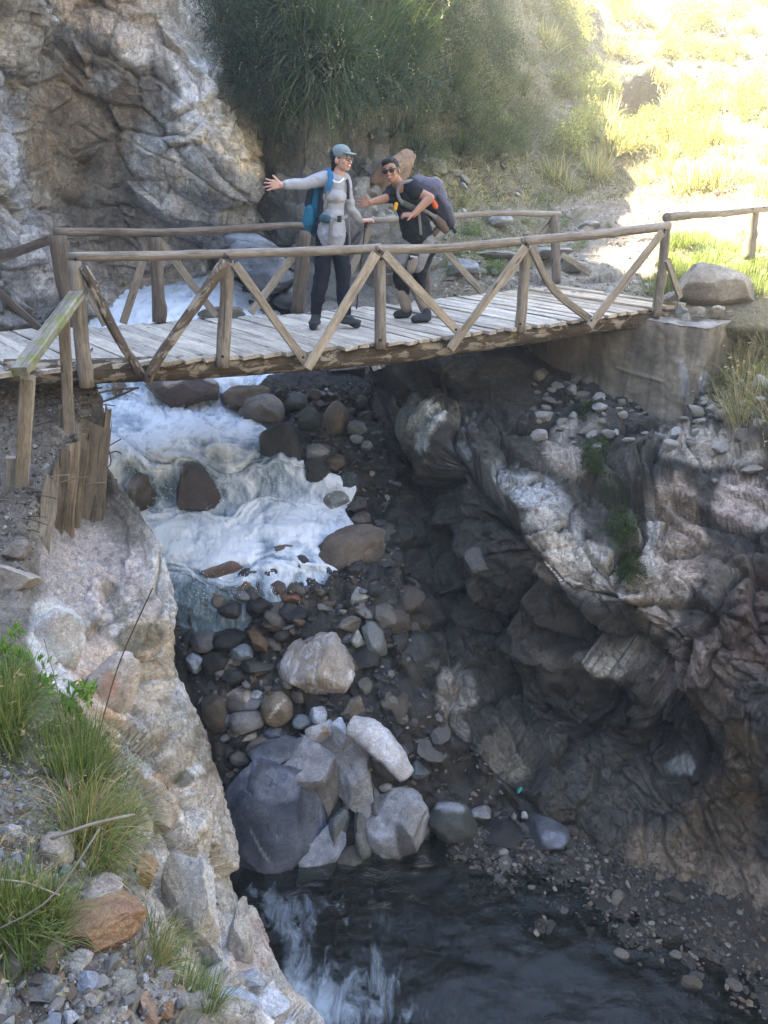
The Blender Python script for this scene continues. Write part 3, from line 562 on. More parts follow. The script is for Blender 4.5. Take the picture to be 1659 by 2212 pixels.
def log(name, pts, r0, r1, parent, mat, n=None, k=12, rough=.12, bend=.012, shade=1.0, knots=2):
    _sd[0] += 1; s = _sd[0]; rr = random.Random(s); org = np.array(parent.location) if parent is not None else np.zeros(3)
    Lh = sum((Vector(b) - Vector(a)).length for a, b in zip(pts, pts[1:])); n = n or max(8, int(Lh / .07))
    C, x = polyline(pts, n); T, A, B = frames(C); C = C + A * (fbm(np.c_[x * 1.1, x * 0 + s * 3.1, x * 0], 3, s) * bend)[:, None] + B * (fbm(np.c_[x * 1.1, x * 0 + s * 3.1, x * 0 + 9], 3, s) * bend)[:, None]
    rad = r0 + (r1 - r0) * x / x[-1]
    th = np.linspace(0, 2 * math.pi, k, endpoint=False); V = []; Gr = []
    for i in range(n):
        ca, sa = np.cos(th), np.sin(th); p = C[i] + (A[i][None] * ca[:, None] + B[i][None] * sa[:, None]) * rad[i]
        V.append(p); Gr.append(np.c_[np.full(k, x[i]), ca * rad[i], sa * rad[i]])
    V = np.array(V); Gr = np.array(Gr); F = Gr.reshape(-1, 3)
    dn_ = fbm(F * np.array([5, 14, 14]) + s, 4, s, .6) * rough
    for _ in range(knots):
        kx, ka = rr.uniform(.1, .9) * x[-1], rr.uniform(0, 6.28)
        dn_ += .35 * np.exp(-(((F[:, 0] - kx) / .04) ** 2)) * np.clip((F[:, 1] * math.cos(ka) + F[:, 2] * math.sin(ka)) / r0, 0, 1) ** 3
    V = C[:, None] + (V - C[:, None]) * (1 + dn_.reshape(n, k))[..., None]
    V = V.reshape(-1, 3); fc = []
    for i in range(n - 1):
        for j in range(k): fc.append((i * k + j, i * k + (j + 1) % k, (i + 1) * k + (j + 1) % k, (i + 1) * k + j))
    fc += [tuple(range(k - 1, -1, -1)), tuple(range((n - 1) * k, n * k))]
    me = mk(name, V - org, fc, True); setgrain(me, F + np.array([s * 1.7, s * .31, s * .17]))
    sh = shade * rr.uniform(.88, 1.12); setcol(me, np.tile([sh, sh, sh * rr.uniform(.95, 1.02)], (len(V), 1)))
    return link(name, me, parent, mat)
def board(name, a, b, w, t, parent, mat, wdir=None, mid=None, shade=1.0, n=None, jag=.004, ends=0, tint=None):
    """sawn board from a to b; w across (towards wdir), t thick"""
    _sd[0] += 1; s = _sd[0]; rr = random.Random(s); org = np.array(parent.location) if parent is not None else np.zeros(3)
    pts = [a, mid, b] if mid is not None else [a, b]
    n = n or max(5, int((Vector(b) - Vector(a)).length / .12)); C, x = polyline(pts, n); T, A, B = frames(C)
    if wdir is not None:
        wd = np.array(wdir, float)[None].repeat(n, 0); A = wd - T * (wd * T).sum(1, keepdims=True); A /= np.linalg.norm(A, axis=1, keepdims=True); B = np.cross(A, T)
    e = .12 * min(w, t); sec = [(-w/2+e,-t/2),(w/2-e,-t/2),(w/2,-t/2+e),(w/2,t/2-e),(w/2-e,t/2),(-w/2+e,t/2),(-w/2,t/2-e),(-w/2,-t/2+e)]
    V = []; Gr = []; k = 8
    for i in range(n):
        for (p, q_) in sec: V.append(C[i] + A[i] * p + B[i] * q_); Gr.append((x[i], p, q_))
    V = np.array(V); Gr = np.array(Gr)
    V += np.stack([fbm(Gr * np.array([2.5, 12, 12]) + s * 2.3, 3, s + i) for i in (0, 1, 2)], 1) * jag * 2
    if ends:
        for i in (0, n - 1):
            for j in range(k): V[i * k + j] += T[i] * rr.uniform(-ends, ends)
    fc = []
    for i in range(n - 1):
        for j in range(k): fc.append((i * k + j, i * k + (j + 1) % k, (i + 1) * k + (j + 1) % k, (i + 1) * k + j))
    fc += [tuple(range(k - 1, -1, -1)), tuple(range((n - 1) * k, n * k))]
    me = mk(name, V - org, fc, False); setgrain(me, Gr + np.array([s * 1.7, s * .31, s * .17]))
    sh = shade * rr.uniform(.85, 1.15); tc = np.array(tint or (1, 1, 1)); setcol(me, np.tile(tc * sh, (len(V), 1)))
    return link(name, me, parent, mat)
# ------------------------------------------------------------ footbridge
br = empty('footbridge', BP0 + Vector((0, 0, -.2)), 'rustic wooden log footbridge with plank deck and braced pole railings crossing the gorge', 'footbridge')
def zdeck(s): return -.085 * math.sin(math.pi * min(max((s + .6) / 7.2, 0), 1))
s = -1.75; ln = random.Random(3)
while s < 6.35:
    w = ln.uniform(.13, .215); c = s + w / 2; z = zdeck(c) - .02 + ln.uniform(-.008, .006)
    a = BP0 + ED * (c + ln.uniform(-.012, .012)) + EN * ln.uniform(-.13, -.05) + Vector((0, 0, z + ln.uniform(-.006, .006)))
    b = BP0 + ED * (c - .43 + ln.uniform(-.02, .02)) + EN * ln.uniform(1.74, 1.86) + Vector((0, 0, z + ln.uniform(-.006, .006)))
    dirt = max(0, min(1, (c - 4.6) / 1.4)); tn = (1 - .08 * dirt, 1 - .16 * dirt, 1 - .28 * dirt)
    board('plank', a, b, w - ln.uniform(.008, .03), .036, br, M_DECK, wdir=ED, shade=ln.uniform(.85, 1.12), n=14, jag=.003, ends=.012, tint=tn)
    s += w
log('beam', [side(u, v, .04) for u, v in ((10,802),(250,800),(480,790),(660,779),(820,764),(980,745),(1135,723),(1300,699),(1432,681))], .105, .105, br, M_BARK, rough=.1, k=18, bend=.02, knots=8)
for w in (.85, 1.62): log('beam', [BP0 + ED * a_ + EN * w + Vector((0, 0, zdeck(a_) - .155)) for a_ in (-2.2, 0, 2, 4, 6, 6.8)], .11, .105, br, M_BARK, k=14)
def npole(name, pix, r0, r1, w, mat=M_POLE, **k): return log(name, [side(u, v, w) for u, v in pix], r0, r1, br, mat, **k)
RW = -.10
npole('handrail', [(148,554),(300,552),(487,549),(660,545),(822,536)], .036, .042, RW, bend=.015, knots=5)
npole('handrail', [(806,541),(980,535),(1140,521)], .044, .042, RW, bend=.01, knots=3, rough=.14)
npole('handrail', [(1128,520),(1290,507),(1445,487)], .044, .05, RW, bend=.01, knots=3)
npole('post', [(162,562),(172,690),(187,835)], .055, .062, RW + .0)
npole('post', [(492,562),(487,680),(481,792)], .055, .062, RW, rough=.16)
npole('post', [(820,545),(821,650),(822,752)], .054, .058, RW)
npole('post', [(1137,530),(1130,620),(1122,716)], .052, .06, RW)
npole('post', [(1438,495),(1430,590),(1417,683)], .05, .056, RW)
FW = 1.8
npole('handrail', [(116,503),(240,503),(340,503),(480,497),(590,489),(662,488)], .042, .034, FW, M_POLED, bend=.012, knots=5)
npole('handrail', [(770,480),(850,474),(985,466),(1090,460),(1210,463)], .034, .036, FW, M_POLE, bend=.012, knots=4)
npole('post', [(124,508),(136,600),(158,704)], .085, .07, FW, M_POLED, rough=.2)
npole('post', [(335,512),(340,600),(345,695)], .062, .07, FW, M_POLED)
npole('post', [(658,498),(652,580),(642,674)], .075, .08, FW, M_POLED, rough=.2)
npole('post', [(920,476),(921,560),(922,645)], .045, .045, FW, M_POLED)
npole('post', [(1198,463),(1199,540),(1201,612)], .055, .06, FW)
nb1 = npole('brace', [(178,575),(228,680),(262,740),(312,818)], .04, .038, RW - .05, M_BARK, rough=.18)
nb2 = npole('brace', [(486,564),(420,662),(345,770),(316,826)], .046, .042, RW - .1, M_BARK, rough=.18)
def nbrace(pa, pb, w, wd=.085, t=.035, mid=None, mat=M_SAWN, **k):
    a, b = side(*pa, w), side(*pb, w); ax = (b - a).normalized()
    return board('brace', a, b, wd, t, br, mat, wdir=ax.cross(EN), mid=side(*mid, w) if mid else None, **k)
nbrace((507,570),(661,784), RW - .06, .075, shade=.8); nbrace((812,548),(664,796), RW - .1, .085, shade=1.15)
nbrace((829,548),(992,720), RW - .06, .08, shade=1.0); nbrace((1136,534),(972,754), RW - .1, .085, shade=.95)
nbrace((1148,535),(1280,694), RW - .06, .075, mid=(1195,625), shade=.85, n=12); nbrace((1431,502),(1273,706), RW - .1, .085, shade=.95)
nbrace((1441,562),(1469,642), RW - .06, .07, shade=.85)
for pa, pb in (((322,520),(266,698)),((345,520),(466,682)),((176,600),(228,702)),((664,512),(541,677)),((955,535),(1042,632)),((1192,474),(1080,622)),((1213,550),(1274,590)),((800,490),(756,590))):
    nbrace(pa, pb, FW + .07, .08, shade=.72 if pa[0] < 500 else .9)
# wire lashing at the right end of the handrail
def wire(name, pts, r, parent, mat):
    return log(name, pts, r, r, parent, mat, k=6, rough=0, bend=0, knots=0)
M_WIRE = plain('rusty_wire', (.05,.035,.025), .8)
M_TWIG = plain('twig', (.10,.075,.05), .9)
wire('wire', [side(1466,640,-.2), side(1462,665,-.2), side(1459,685,-.2)], .008, br, M_POLE)
wire('wire', [side(1419,640,-.2), side(1428,655,-.22), side(1412,685,-.2)], .007, br, M_POLE)
# ------------------------------------------------------------ handrail going down the left bank
hr = empty('handrail_fence', atY(45, 1062, 5.6), 'sloping mossy board handrail on square posts beside the dirt ledge at the left end', 'handrail')
a, b = atY(42, 803, 5.3), atY(178, 621, 6.55); dr = (b - a).normalized()
board('handrail', a, b, .115, .065, hr, M_MOSSY, wdir=dr.cross(Vector((0, 0, 1))), jag=.004)
def sq(name, p, q_, w, par, mat, wd=(1, .3, 0), **k): return board(name, p, q_, w, w * .85, par, mat, wdir=wd, **k)
sq('post', atY(60, 815, 5.42), atY(46, 1062, 5.58), .095, hr, M_SAWN, shade=.85)
sq('post', atY(137, 672, 6.2), atY(150, 934, 6.25), .085, hr, M_SAWN, shade=.72)
st_ = sq('post', atY(26, 988, 5.62), atY(24, 1060, 5.6), .09, hr, M_SAWN, shade=.8); st_['label'] = 'short cut-off post stub beside the taller post'
st_ = sq('post', atY(137, 880, 6.25), atY(136, 938, 6.28), .075, hr, M_SAWN, shade=.6); st_['label'] = 'short post stub behind the middle post'
lf = empty('approach_fence', atY(60, 700, 8.7), 'weathered board rail and slanting brace running off past the left end post', 'fence')
board('rail', atY(-60, 580, 8.6), atY(116, 514, 8.62), .09, .04, lf, M_POLED, wdir=(0, 0, 1))
board('brace', atY(-40, 598, 8.7), atY(86, 710, 8.7), .08, .035, lf, M_POLED, wdir=(1, 0, 1))
log('post', [atY(-70, 560, 8.65), atY(-75, 760, 8.65)], .06, .065, lf, M_POLED)
rf = empty('path_fence', atY(1620, 548, 11.6), 'single pole rail on a stout post along the sunlit path right of the bridge', 'fence')
log('rail', [atY(1438, 470, 9.7), atY(1540, 461, 10.6), atY(1640, 452, 11.5), atY(1760, 444, 12.6)], .05, .05, rf, M_POLE)
log('post', [atY(1628, 452, 11.5), atY(1622, 500, 11.5), atY(1618, 560, 11.5)], .07, .075, rf, M_POLE)
log('post', [atY(1742, 448, 12.5), atY(1736, 560, 12.4)], .07, .075, rf, M_POLE)
# ------------------------------------------------------------ timber facing of the left ledge
tw = empty('timber_retaining_wall', atY(190, 1145, 6.1), 'row of split upright timber slabs holding the edge of the dirt ledge above the stream', 'retaining wall')
def slab(top, bot, w, t, mat, shade, jag=.018, mid=None):
    return board('slab', atY(*top), atY(*bot), w, t, tw, mat, wdir=(1, .5, 0), shade=shade, n=16, jag=jag, ends=.07, mid=atY(*mid) if mid else None)
slab((206, 912, 6.42), (186, 1142, 6.05), .26, .05, M_TIMBERD, .95, .008)
slab((231, 890, 6.5), (222, 1090, 6.2), .05, .06, M_TIMBER, .8)
slab((176, 950, 6.2), (160, 1150, 5.85), .10, .06, M_TIMBER, .9)
slab((158, 966, 6.05), (146, 1158, 5.7), .10, .07, M_TIMBER, 1.15)
slab((139, 978, 5.92), (124, 1160, 5.55), .09, .06, M_TIMBER, .75)
slab((122, 1000, 5.8), (112, 1172, 5.45), .05, .05, M_TIMBER, .8)
slab((108, 1040, 5.5), (86, 1318, 4.75), .10, .06, M_TIMBER, 1.05)
slab((206, 1080, 6.15), (196, 1160, 6.0), .04, .05, M_TIMBER, .9)
for pts in ([(227,968),(250,955),(262,948)], [(227,985),(248,975),(262,980)], [(228,950),(236,975),(240,1000),(232,1010)]):
    wire('wire', [atY(u, v, 6.45) for u, v in pts], .005, tw, M_WIRE)
for k_, pts in enumerate(([(215,870,6.6),(250,858,6.7),(295,838,6.8)], [(205,828,6.7),(222,826,6.7)], [(205,838,6.7),(220,838,6.7)], [(210,850,6.5),(245,842,6.6),(300,838,6.7)])):
    o = wire('twig', [atY(*p) for p in pts], .009, None, M_TWIG)
    tagit(o, ('reddish curved twig sticking out over the water below the bridge beam', 'short dark stick end poking out beneath the square post', 'second short dark stick end just under the first one', 'long thin dry twig lying level under the log beam')[k_], 'twig')
# ------------------------------------------------------------ concrete abutment
q = NT('concrete'); at = q.attr(); P_ = q.new('ShaderNodeTexCoord').outputs['Object']
n1 = q.noise(P_, 3, 7, .65, .4); n2 = q.noise(P_, 40, 5, .7); s1 = q.noise(q.co((6, 6, .45), src=P_), 1, 6, .65, .3)
c = q.mix(1, at.outputs['Color'], q.ramp(n1, [(.3, .7), (.7, 1.25)]), 'MULTIPLY'); c = q.mix(.8, c, q.ramp(s1, [(.35, .55), (.5, 1.), (.68, 1.35)]), 'MULTIPLY'); c = q.mix(.3, c, q.ramp(n2, [(.35, .6), (.65, 1.4)]), 'MULTIPLY')
M_CONC = q.set(Base_Color=c, Roughness=.92, Normal=q.bump(q.math('ADD', n1, q.math('MULTIPLY', n2, .4)), .6, .02), Specular_IOR_Level=.2)
per = [(1.3,11.2),(1.75,10.5),(2.9,9.39),(3.53,8.79),(3.57,8.78),(4.37,9.62),(4.9,10.25)]
prm, x_ = polyline([W(*p, 0) for p in per], 260); cen = np.array([3.6, 10.6, 0]); rows = []
prm = np.array([np.interp(x_, np.r_[0, np.cumsum([math.dist(per[i], per[i+1]) for i in range(6)])], [p[k] for p in per]) if k < 2 else x_ * 0 for k in range(3)]).T
for f in np.linspace(.9, 0, 34): r = prm + (cen - prm) * f; r = r.copy(); r[:, 2] = -.15; rows.append(r)
for z in np.linspace(-.16, -1.7, 90): r = prm.copy(); r[:, 2] = z; rows.append(r)
G = np.array(rows); N = normals(G); N = N if N[80, 60] @ np.array([-.7, -.7, 0]) > 0 else -N
P = G.reshape(-1, 3); u, v = proj(P)
d = fbm(P * 2, 5, 501) * .045 + fbm(P * 9, 4, 511, .6) * .018 - .012 * (np.abs(u - 1434) < 4) + .018 * np.exp(-((v - (806 + (u - 1371) * .31)) / 3.) ** 2) * (u < 1434) * (u > 1330)
G = G + N * d.reshape(G.shape[:2])[..., None]
base = np.tile(np.array([[.27,.235,.185]]), (len(P), 1))
base = paint(P, base, [(1478, 820, 9, 44, 3, (.42,.42,.44), .8, 0), (1528, 830, 20, 28, 20, (.45,.45,.47), .85, 0), (1440, 740, 30, 50, 0, (.16,.14,.115), .7, 0), (1500, 740, 24, 40, 0, (.15,.135,.11), .6, 0),
   (1390, 760, 40, 50, 0, (.14,.125,.1), .6, 0), (1560, 760, 16, 50, 0, (.33,.27,.19), .7, 0), (1345, 790, 60, 30, 0, (.21,.19,.15), .6, 0), (1500, 690, 110, 14, 0, (.33,.31,.28), .8, 0)], 95, 8)
o = emit('concrete_abutment', G, base, M_CONC); tagit(o, 'streaked concrete block under the right end of the bridge', 'abutment')

M_BOLT = plain('rusty_nail', (.06,.035,.022), .6, .5, 1)
for pu, pv, w_ in ((492,556,RW-.06),(487,572,RW-.07),(820,543,RW-.07),(823,560,RW-.07),(1137,527,RW-.07),(1133,545,RW-.07),(1436,497,RW-.07),(164,560,RW-.06),(481,770,RW-.07),(822,735,RW-.07),(1124,700,RW-.07),(655,772,RW-.16),(985,712,RW-.16),(1277,692,RW-.16),(306,806,RW-.16),(322,812,RW-.16)):
    V, F = ico(2); o = link('nail', mk('nail', V * np.array([.013, .013, .013]) + np.array(side(pu, pv, w_)) - np.array(br.location), F), br, M_BOLT)
for pu, pv in ((820,541),(1134,524),(492,556)):
    for k_ in range(3): wire('lashing', [side(pu - 9, pv - 10 + k_ * 3, RW - .055), side(pu, pv - 4 + k_ * 4, RW - .075), side(pu + 9, pv + 6 + k_ * 3, RW - .055)], .0035, br, M_WIRE)
# ------------------------------------------------------------ stones
q = NT('striped_stone'); at = q.attr(); P_ = q.new('ShaderNodeTexCoord').outputs['Object']
s1 = q.noise(q.co((5, 3, .9), src=P_, rot=(0, .18, 0)), 2.2, 6, .65, .9); s2 = q.noise(P_, 9, 7, .65); s3 = q.noise(P_, 60, 3, .7)
c = q.mix(q.ramp(s1, [(.42, 0.), (.52, .75), (.6, .2), (.68, .6)]), at.outputs['Color'], (.34, .28, .22)); c = q.mix(q.ramp(s1, [(.34, .8), (.46, 0.)]), c, (.72, .7, .72))
c = q.mix(.8, c, q.ramp(s2, [(.3, .7), (.7, 1.25)]), 'MULTIPLY'); c = q.mix(.3, c, q.ramp(s3, [(.35, .5), (.65, 1.5)]), 'MULTIPLY')
M_STRIPE = q.set(Base_Color=c, Roughness=.85, Normal=q.bump(q.math('ADD', q.math('MULTIPLY', s1, 1.5), s2), .8, .05))
def stone_shape(seed, kind='round', n=4):
    V, F = ico(n); V = V.copy(); r = np.random.default_rng(seed)
    V *= (1 + .16 * fbm(V * .9 + seed * 3.3, 3, seed))[:, None]
    cuts, lo, hi = {'round': (13, .72, .95), 'angular': (11, .36, .72), 'slab': (14, .6, .9), 'boulder': (13, .66, .94)}[kind]
    for _ in range(cuts):
        m = r.normal(size=3); m /= np.linalg.norm(m); dd = r.uniform(lo, hi); ex = np.clip(V @ m - dd, 0, None); V -= m * (ex * (.95 if kind == 'round' else .985))[:, None]
    Nn = V / (np.linalg.norm(V, axis=1, keepdims=True) + 1e-9)
    a1, a2 = {'round': (.03, .008), 'angular': (.06, .03), 'slab': (.05, .025), 'boulder': (.05, .02)}[kind]
    V += Nn * (fbm(V * 2.2 + seed, 5, seed + 3, .55) * a1 * 1.5 + fbm(V * 8 + seed, 3, seed + 9, .6) * a2)[:, None]
    if kind != 'round': V += Nn * (facet(V * 2.6 + seed, seed + 5, 1, .3, .3)[0] * .035)[:, None]
    V /= np.abs(V).max(0); return V, F
ALLB = ('bed', 'wall', 'near', 'hill', 'cliff')
def stone(name, u, v, w, h, col, label, kind='boulder', tilt=0, cat='boulder', on=('bed', 'wall'), wet=0., deep=None, fwd=0., n=None, col2=None, mat=None, group=None, t=None, spots=()):
    c0 = hit(u, v, on) if t is None else CAMV + ray(u, v) * t
    dist = (c0 - CAMV).dot(ray(CU, CV)) ; sc = dist / FPX
    rx, rz = w * .5 * sc, h * .5 * sc; ry = (rx * .6 + rz * .6) if deep is None else rx * deep
    c0 = c0 + (c0 - CAMV).normalized() * ry * (.1 - fwd)
    n = n or (5 if max(w, h) > 120 else 4 if max(w, h) > 42 else 3)
    _sd[0] += 1; V, F = stone_shape(_sd[0] * 7 + 11, kind, n)
    # axes: across the view, up the picture (leaning with the view), along the view
    M = np.array(Matrix.Rotation(-PITCH * .75, 3, 'X').inverted() if False else Matrix.Rotation(-PITCH * .75, 3, 'X'))
    Rt = np.array(Matrix.Rotation(R(-tilt), 3, 'Y'))
    P = (V * np.array([rx, ry, rz]) * 1.03) @ Rt.T @ M.T
    a = fbm(V * 1.3 + _sd[0], 4, 3); m = np.clip(.5 + a * 1.6, 0, 1)[:, None]
    c1 = np.array(col); c2 = np.array(col2) if col2 is not None else c1 * .72
    C = np.hstack([c1 * m + c2 * (1 - m), np.full((len(V), 1), wet)])
    if spots: C = paint(P + np.array(c0), C, spots, 7, 10)
    me = mk(name, P, F, True, C)
    me.set_sharp_from_angle(angle=R(34 if kind != 'round' else 50))
    o = link(name, me, None, mat or M_STONE); o.location = c0
    return tagit(o, label, cat, group)
WH, PG, MG, BG, TN, BR, DK_, BK, RD = (.50,.49,.5), (.34,.34,.35), (.2,.2,.205), (.22,.245,.28), (.3,.25,.19), (.16,.12,.09), (.06,.057,.055), (.022,.022,.023), (.15,.085,.06)
S = stone
# upstream, beyond the bridge
S('boulder', 560, 575, 165, 118, (.2,.22,.26), 'large bluish grey boulder in the stream behind the bridge, left of the people', tilt=-8, on=('bed','hill'), t=11.2, col2=(.10,.115,.14), deep=.7)
S('boulder', 548, 528, 120, 42, (.3,.33,.39), 'smooth pale cap of rock on top of the bluish boulder behind the bridge', 'round', -12, on=(), t=11.5, deep=.7)
S('boulder', 617, 652, 52, 30, DK_, 'dark round rock in white water just behind the woman\'s legs', 'round', t=11.0, on=(), wet=.4)
S('boulder', 484, 677, 110, 28, (.2,.17,.13), 'flat tan rock washed by the stream just beyond the deck', 'round', 5, t=10.9, on=(), wet=.3)
S('boulder', 585, 622, 44, 26, (.14,.14,.14), 'small grey rock at the foot of the bluish boulder', t=11.2, on=())
S('boulder', 640, 632, 34, 22, (.3,.3,.32), 'small pale rock beside the trunk-like post behind the woman', t=11.3, on=())
S('boulder', 570, 645, 30, 18, (.1,.1,.1), 'tiny dark rock between the flat tan rock and the bluish boulder', t=11, on=())
S('rock', 572, 470, 26, 22, (.75,.72,.68), 'bright white rock in the gap between the cliff and the woman\'s backpack', cat='rock', t=14.5, on=())  # near-white colour stands in for sunlight in the gap
# cascade and right bank under the bridge
S('boulder', 401, 850, 156, 92, (.10,.07,.06), 'reddish black boulder with white patches splitting the cascade below the beam', wet=.75, tilt=0, fwd=.2, col2=(.05,.035,.03), spots=[(372,822,24,14,20,(.4,.36,.36),.8,.5),(455,820,22,10,-20,(.42,.38,.38),.8,.5)])
S('boulder', 262, 838, 50, 40, (.13,.10,.08), 'submerged brown rock behind the falling water at the left of the cascade', wet=.9)
S('boulder', 533, 862, 112, 62, (.17,.13,.085), 'banded brown rock between the dark cascade boulder and the grey round one', 'slab', 12, wet=.3, col2=(.08,.06,.04))
S('boulder', 566, 894, 100, 88, (.24,.22,.2), 'round grey brown boulder at the water edge under the bridge', 'round', wet=.1, col2=(.12,.11,.1))
S('boulder', 641, 872, 56, 52, (.085,.085,.088), 'dark grey round rock behind the grey brown boulder', 'round', wet=.3)
S('boulder', 667, 905, 70, 66, (.06,.065,.055), 'blackish green angular rock in the middle of the right bank pile', wet=.3)
S('boulder', 727, 914, 62, 92, (.17,.145,.12), 'tall egg shaped brown grey boulder leaning by the gorge wall', 'round', -12, wet=.1)
S('boulder', 608, 982, 92, 132, (.03,.032,.036), 'big wet black boulder at the edge of the white water', 'round', 8, wet=.95, col2=(.05,.05,.055), deep=.8)
S('boulder', 681, 976, 62, 34, (.26,.27,.29), 'flat pale topped rock right of the wet black boulder', 'slab', 8, wet=.3)
S('boulder', 682, 1015, 62, 56, (.035,.033,.03), 'dark wet block under the flat pale topped rock', 'round', wet=.9)
S('boulder', 724, 998, 44, 34, (.12,.095,.07), 'brown wet rock beside the small splash', 'round', wet=.7)
S('boulder', 725, 1078, 62, 50, (.27,.29,.29), 'pale grey round boulder at the right edge of the rapid', 'round', wet=.1, col2=(.17,.18,.18))
S('boulder', 762, 1190, 158, 108, (.16,.13,.105), 'large flat brown slab leaning on the bank right of the rapid', 'slab', 22, wet=.1, col2=(.10,.08,.065), deep=.45)
S('boulder', 771, 926, 48, 36, (.22,.22,.22), 'grey rock between the egg shaped boulder and the gorge wall')
S('boulder', 790, 900, 34, 26, (.1,.1,.1), 'dark rock tucked against the wall below the bridge')
S('boulder', 770, 948, 30, 20, PG, 'small pale rock at the wall foot beside the egg shaped boulder')
S('boulder', 793, 964, 26, 24, (.3,.29,.27), 'small cream rock in the corner of the bank at the wall')
S('boulder', 752, 1040, 46, 44, (.07,.09,.095), 'teal black rock above the pale grey round boulder', wet=.5)
S('boulder', 770, 1090, 48, 40, (.09,.085,.08), 'dark rock right of the pale grey round boulder')
S('boulder', 782, 1120, 50, 30, (.14,.12,.1), 'brown rock over the large flat brown slab')
S('boulder', 700, 1040, 28, 22, (.08,.08,.08), 'small black rock at the tip of the right splash', wet=.8)
# in the rapid
S('boulder', 318, 1062, 88, 104, (.10,.085,.08), 'dark rock half drowned in the rapid against the left cliff', 'boulder', wet=.95, fwd=.22)
S('boulder', 430, 1054, 104, 116, (.085,.07,.075), 'dark purple boulder with white water streaming over it', 'boulder', 10, wet=.95, fwd=.22)
S('boulder', 484, 1226, 96, 44, (.17,.11,.09), 'reddish brown rock breaking the surface of the rapid', 'round', 10, wet=.8, fwd=-.2)
S('boulder', 540, 1238, 54, 28, (.06,.055,.06), 'dark flat rock right of the reddish brown one in the rapid', wet=.9, fwd=-.2)
S('boulder', 612, 1196, 52, 56, (.17,.12,.09), 'brown rounded rock with water pouring round it at the rapid foot', 'round', wet=.8, fwd=-.2)
S('boulder', 652, 1216, 36, 36, (.05,.05,.05), 'small black rock right of the brown rounded rock in the rapid', wet=.9, fwd=-.2)
S('boulder', 596, 1236, 60, 28, (.05,.04,.04), 'low dark red rock below the brown rounded rock', wet=.9, fwd=-.2)
S('boulder', 533, 1266, 26, 28, (.17,.12,.08), 'small brown stone alone in the shallow end of the rapid', 'round', wet=.7, fwd=-.2)
S('boulder', 602, 1270, 42, 36, (.11,.08,.065), 'brown stone at the lower edge of the rapid', 'round', wet=.7, fwd=-.1)
S('boulder', 626, 1291, 52, 22, (.19,.10,.07), 'rust red flat stone at the lower edge of the rapid', 'slab', 5, wet=.6)
# dry boulder field
S('boulder', 783, 1290, 50, 48, (.33,.33,.3), 'pale angular rock at the wall foot above the striped boulder', 'angular', wet=0)
S('boulder', 563, 1312, 66, 46, BK, 'black wet rounded rock at the lip under the rapid', 'round', wet=.9)
S('boulder', 500, 1318, 56, 40, (.05,.05,.052), 'dark wet stone left of the black rounded rock', 'round', wet=.9)
S('boulder', 640, 1328, 60, 34, (.035,.035,.04), 'wide dark stone under the rust red one', 'round', wet=.7)
S('boulder', 443, 1386, 66, 54, (.13,.125,.13), 'grey rounded rock beside the left cliff in the dark field', 'round', wet=.4)
S('boulder', 523, 1411, 50, 38, (.25,.29,.33), 'pale blue grey oval stone left of the striped white boulder', 'round', -10, wet=.2)
S('boulder', 421, 1430, 38, 46, (.25,.29,.36), 'pale blue stone against the left cliff', wet=.3)
S('boulder', 490, 1382, 86, 46, BK, 'long black rock above the pale blue grey oval stone', 'round', 8, wet=.7)
S('boulder', 466, 1428, 60, 44, (.035,.032,.032), 'black rock left of the pale blue grey oval stone', 'round', wet=.6)
S('boulder', 563, 1388, 36, 74, (.14,.09,.055), 'rusty brown upright rock left of the striped white boulder', 'angular', 25)
S('boulder', 590, 1350, 50, 34, (.11,.08,.06), 'brown rock above the rusty upright one')
S('boulder', 610, 1372, 40, 30, (.05,.045,.04), 'dark chip wedged behind the striped white boulder')
S('boulder', 555, 1440, 70, 26, (.06,.06,.058), 'dark flat stone under the pale blue grey oval stone', 'round', -6)
S('boulder', 500, 1462, 54, 36, (.045,.045,.047), 'dark round stone above the half brown block', 'round')
S('boulder', 750, 1350, 60, 42, (.2,.18,.155), 'tan grey block up and right of the striped white boulder', 'angular', 8)
S('boulder', 773, 1381, 34, 42, (.36,.35,.31), 'small cream block touching the striped white boulder', 'angular')
S('boulder', 809, 1381, 50, 84, (.19,.2,.2), 'grey upright oval stone leaning at the gorge wall', 'round', 18)
S('boulder', 695, 1440, 184, 158, (.62,.6,.6), 'big white and tan striped boulder in the middle of the gorge', 'boulder', 6, col2=(.36,.31,.26), deep=.8, mat=M_STRIPE)
S('boulder', 555, 1502, 30, 24, (.4,.42,.44), 'small white stone between the half brown block and the veined oval')
S('boulder', 466, 1540, 58, 80, (.10,.08,.062), 'dark brown banded oval stone touching the left cliff', 'round', 15)
S('boulder', 520, 1513, 68, 58, (.40,.37,.35), 'half brown and half white block left of the veined oval stone', 'angular', 8, col2=(.15,.11,.08))
S('boulder', 532, 1558, 84, 50, (.23,.225,.22), 'grey speckled oval stone lying below the half brown block', 'round', 4)
S('boulder', 597, 1531, 74, 76, (.22,.175,.13), 'brown oval boulder with a thin white vein', 'round', -25, spots=[(600,1530,3,34,-40,(.5,.48,.42),.9,0)])
S('boulder', 530, 1589, 54, 20, (.34,.33,.3), 'flat pale pebble like stone under the speckled oval', 'round')
S('boulder', 651, 1560, 38, 34, (.2,.235,.26), 'small blue grey stone beside the dark fluted bedrock', 'round')
S('boulder', 590, 1582, 40, 26, (.10,.12,.16), 'small slate blue stone above the fluted bedrock', 'round')
S('boulder', 686, 1546, 42, 42, (.5,.54,.6), 'rounded white stone at the top of the white cluster', 'boulder')
S('boulder', 700, 1577, 76, 56, (.55,.53,.53), 'white angular stone with a brown stain in the white cluster', 'angular', 22, spots=[(708,1580,9,14,20,(.36,.25,.13),.8,0)])
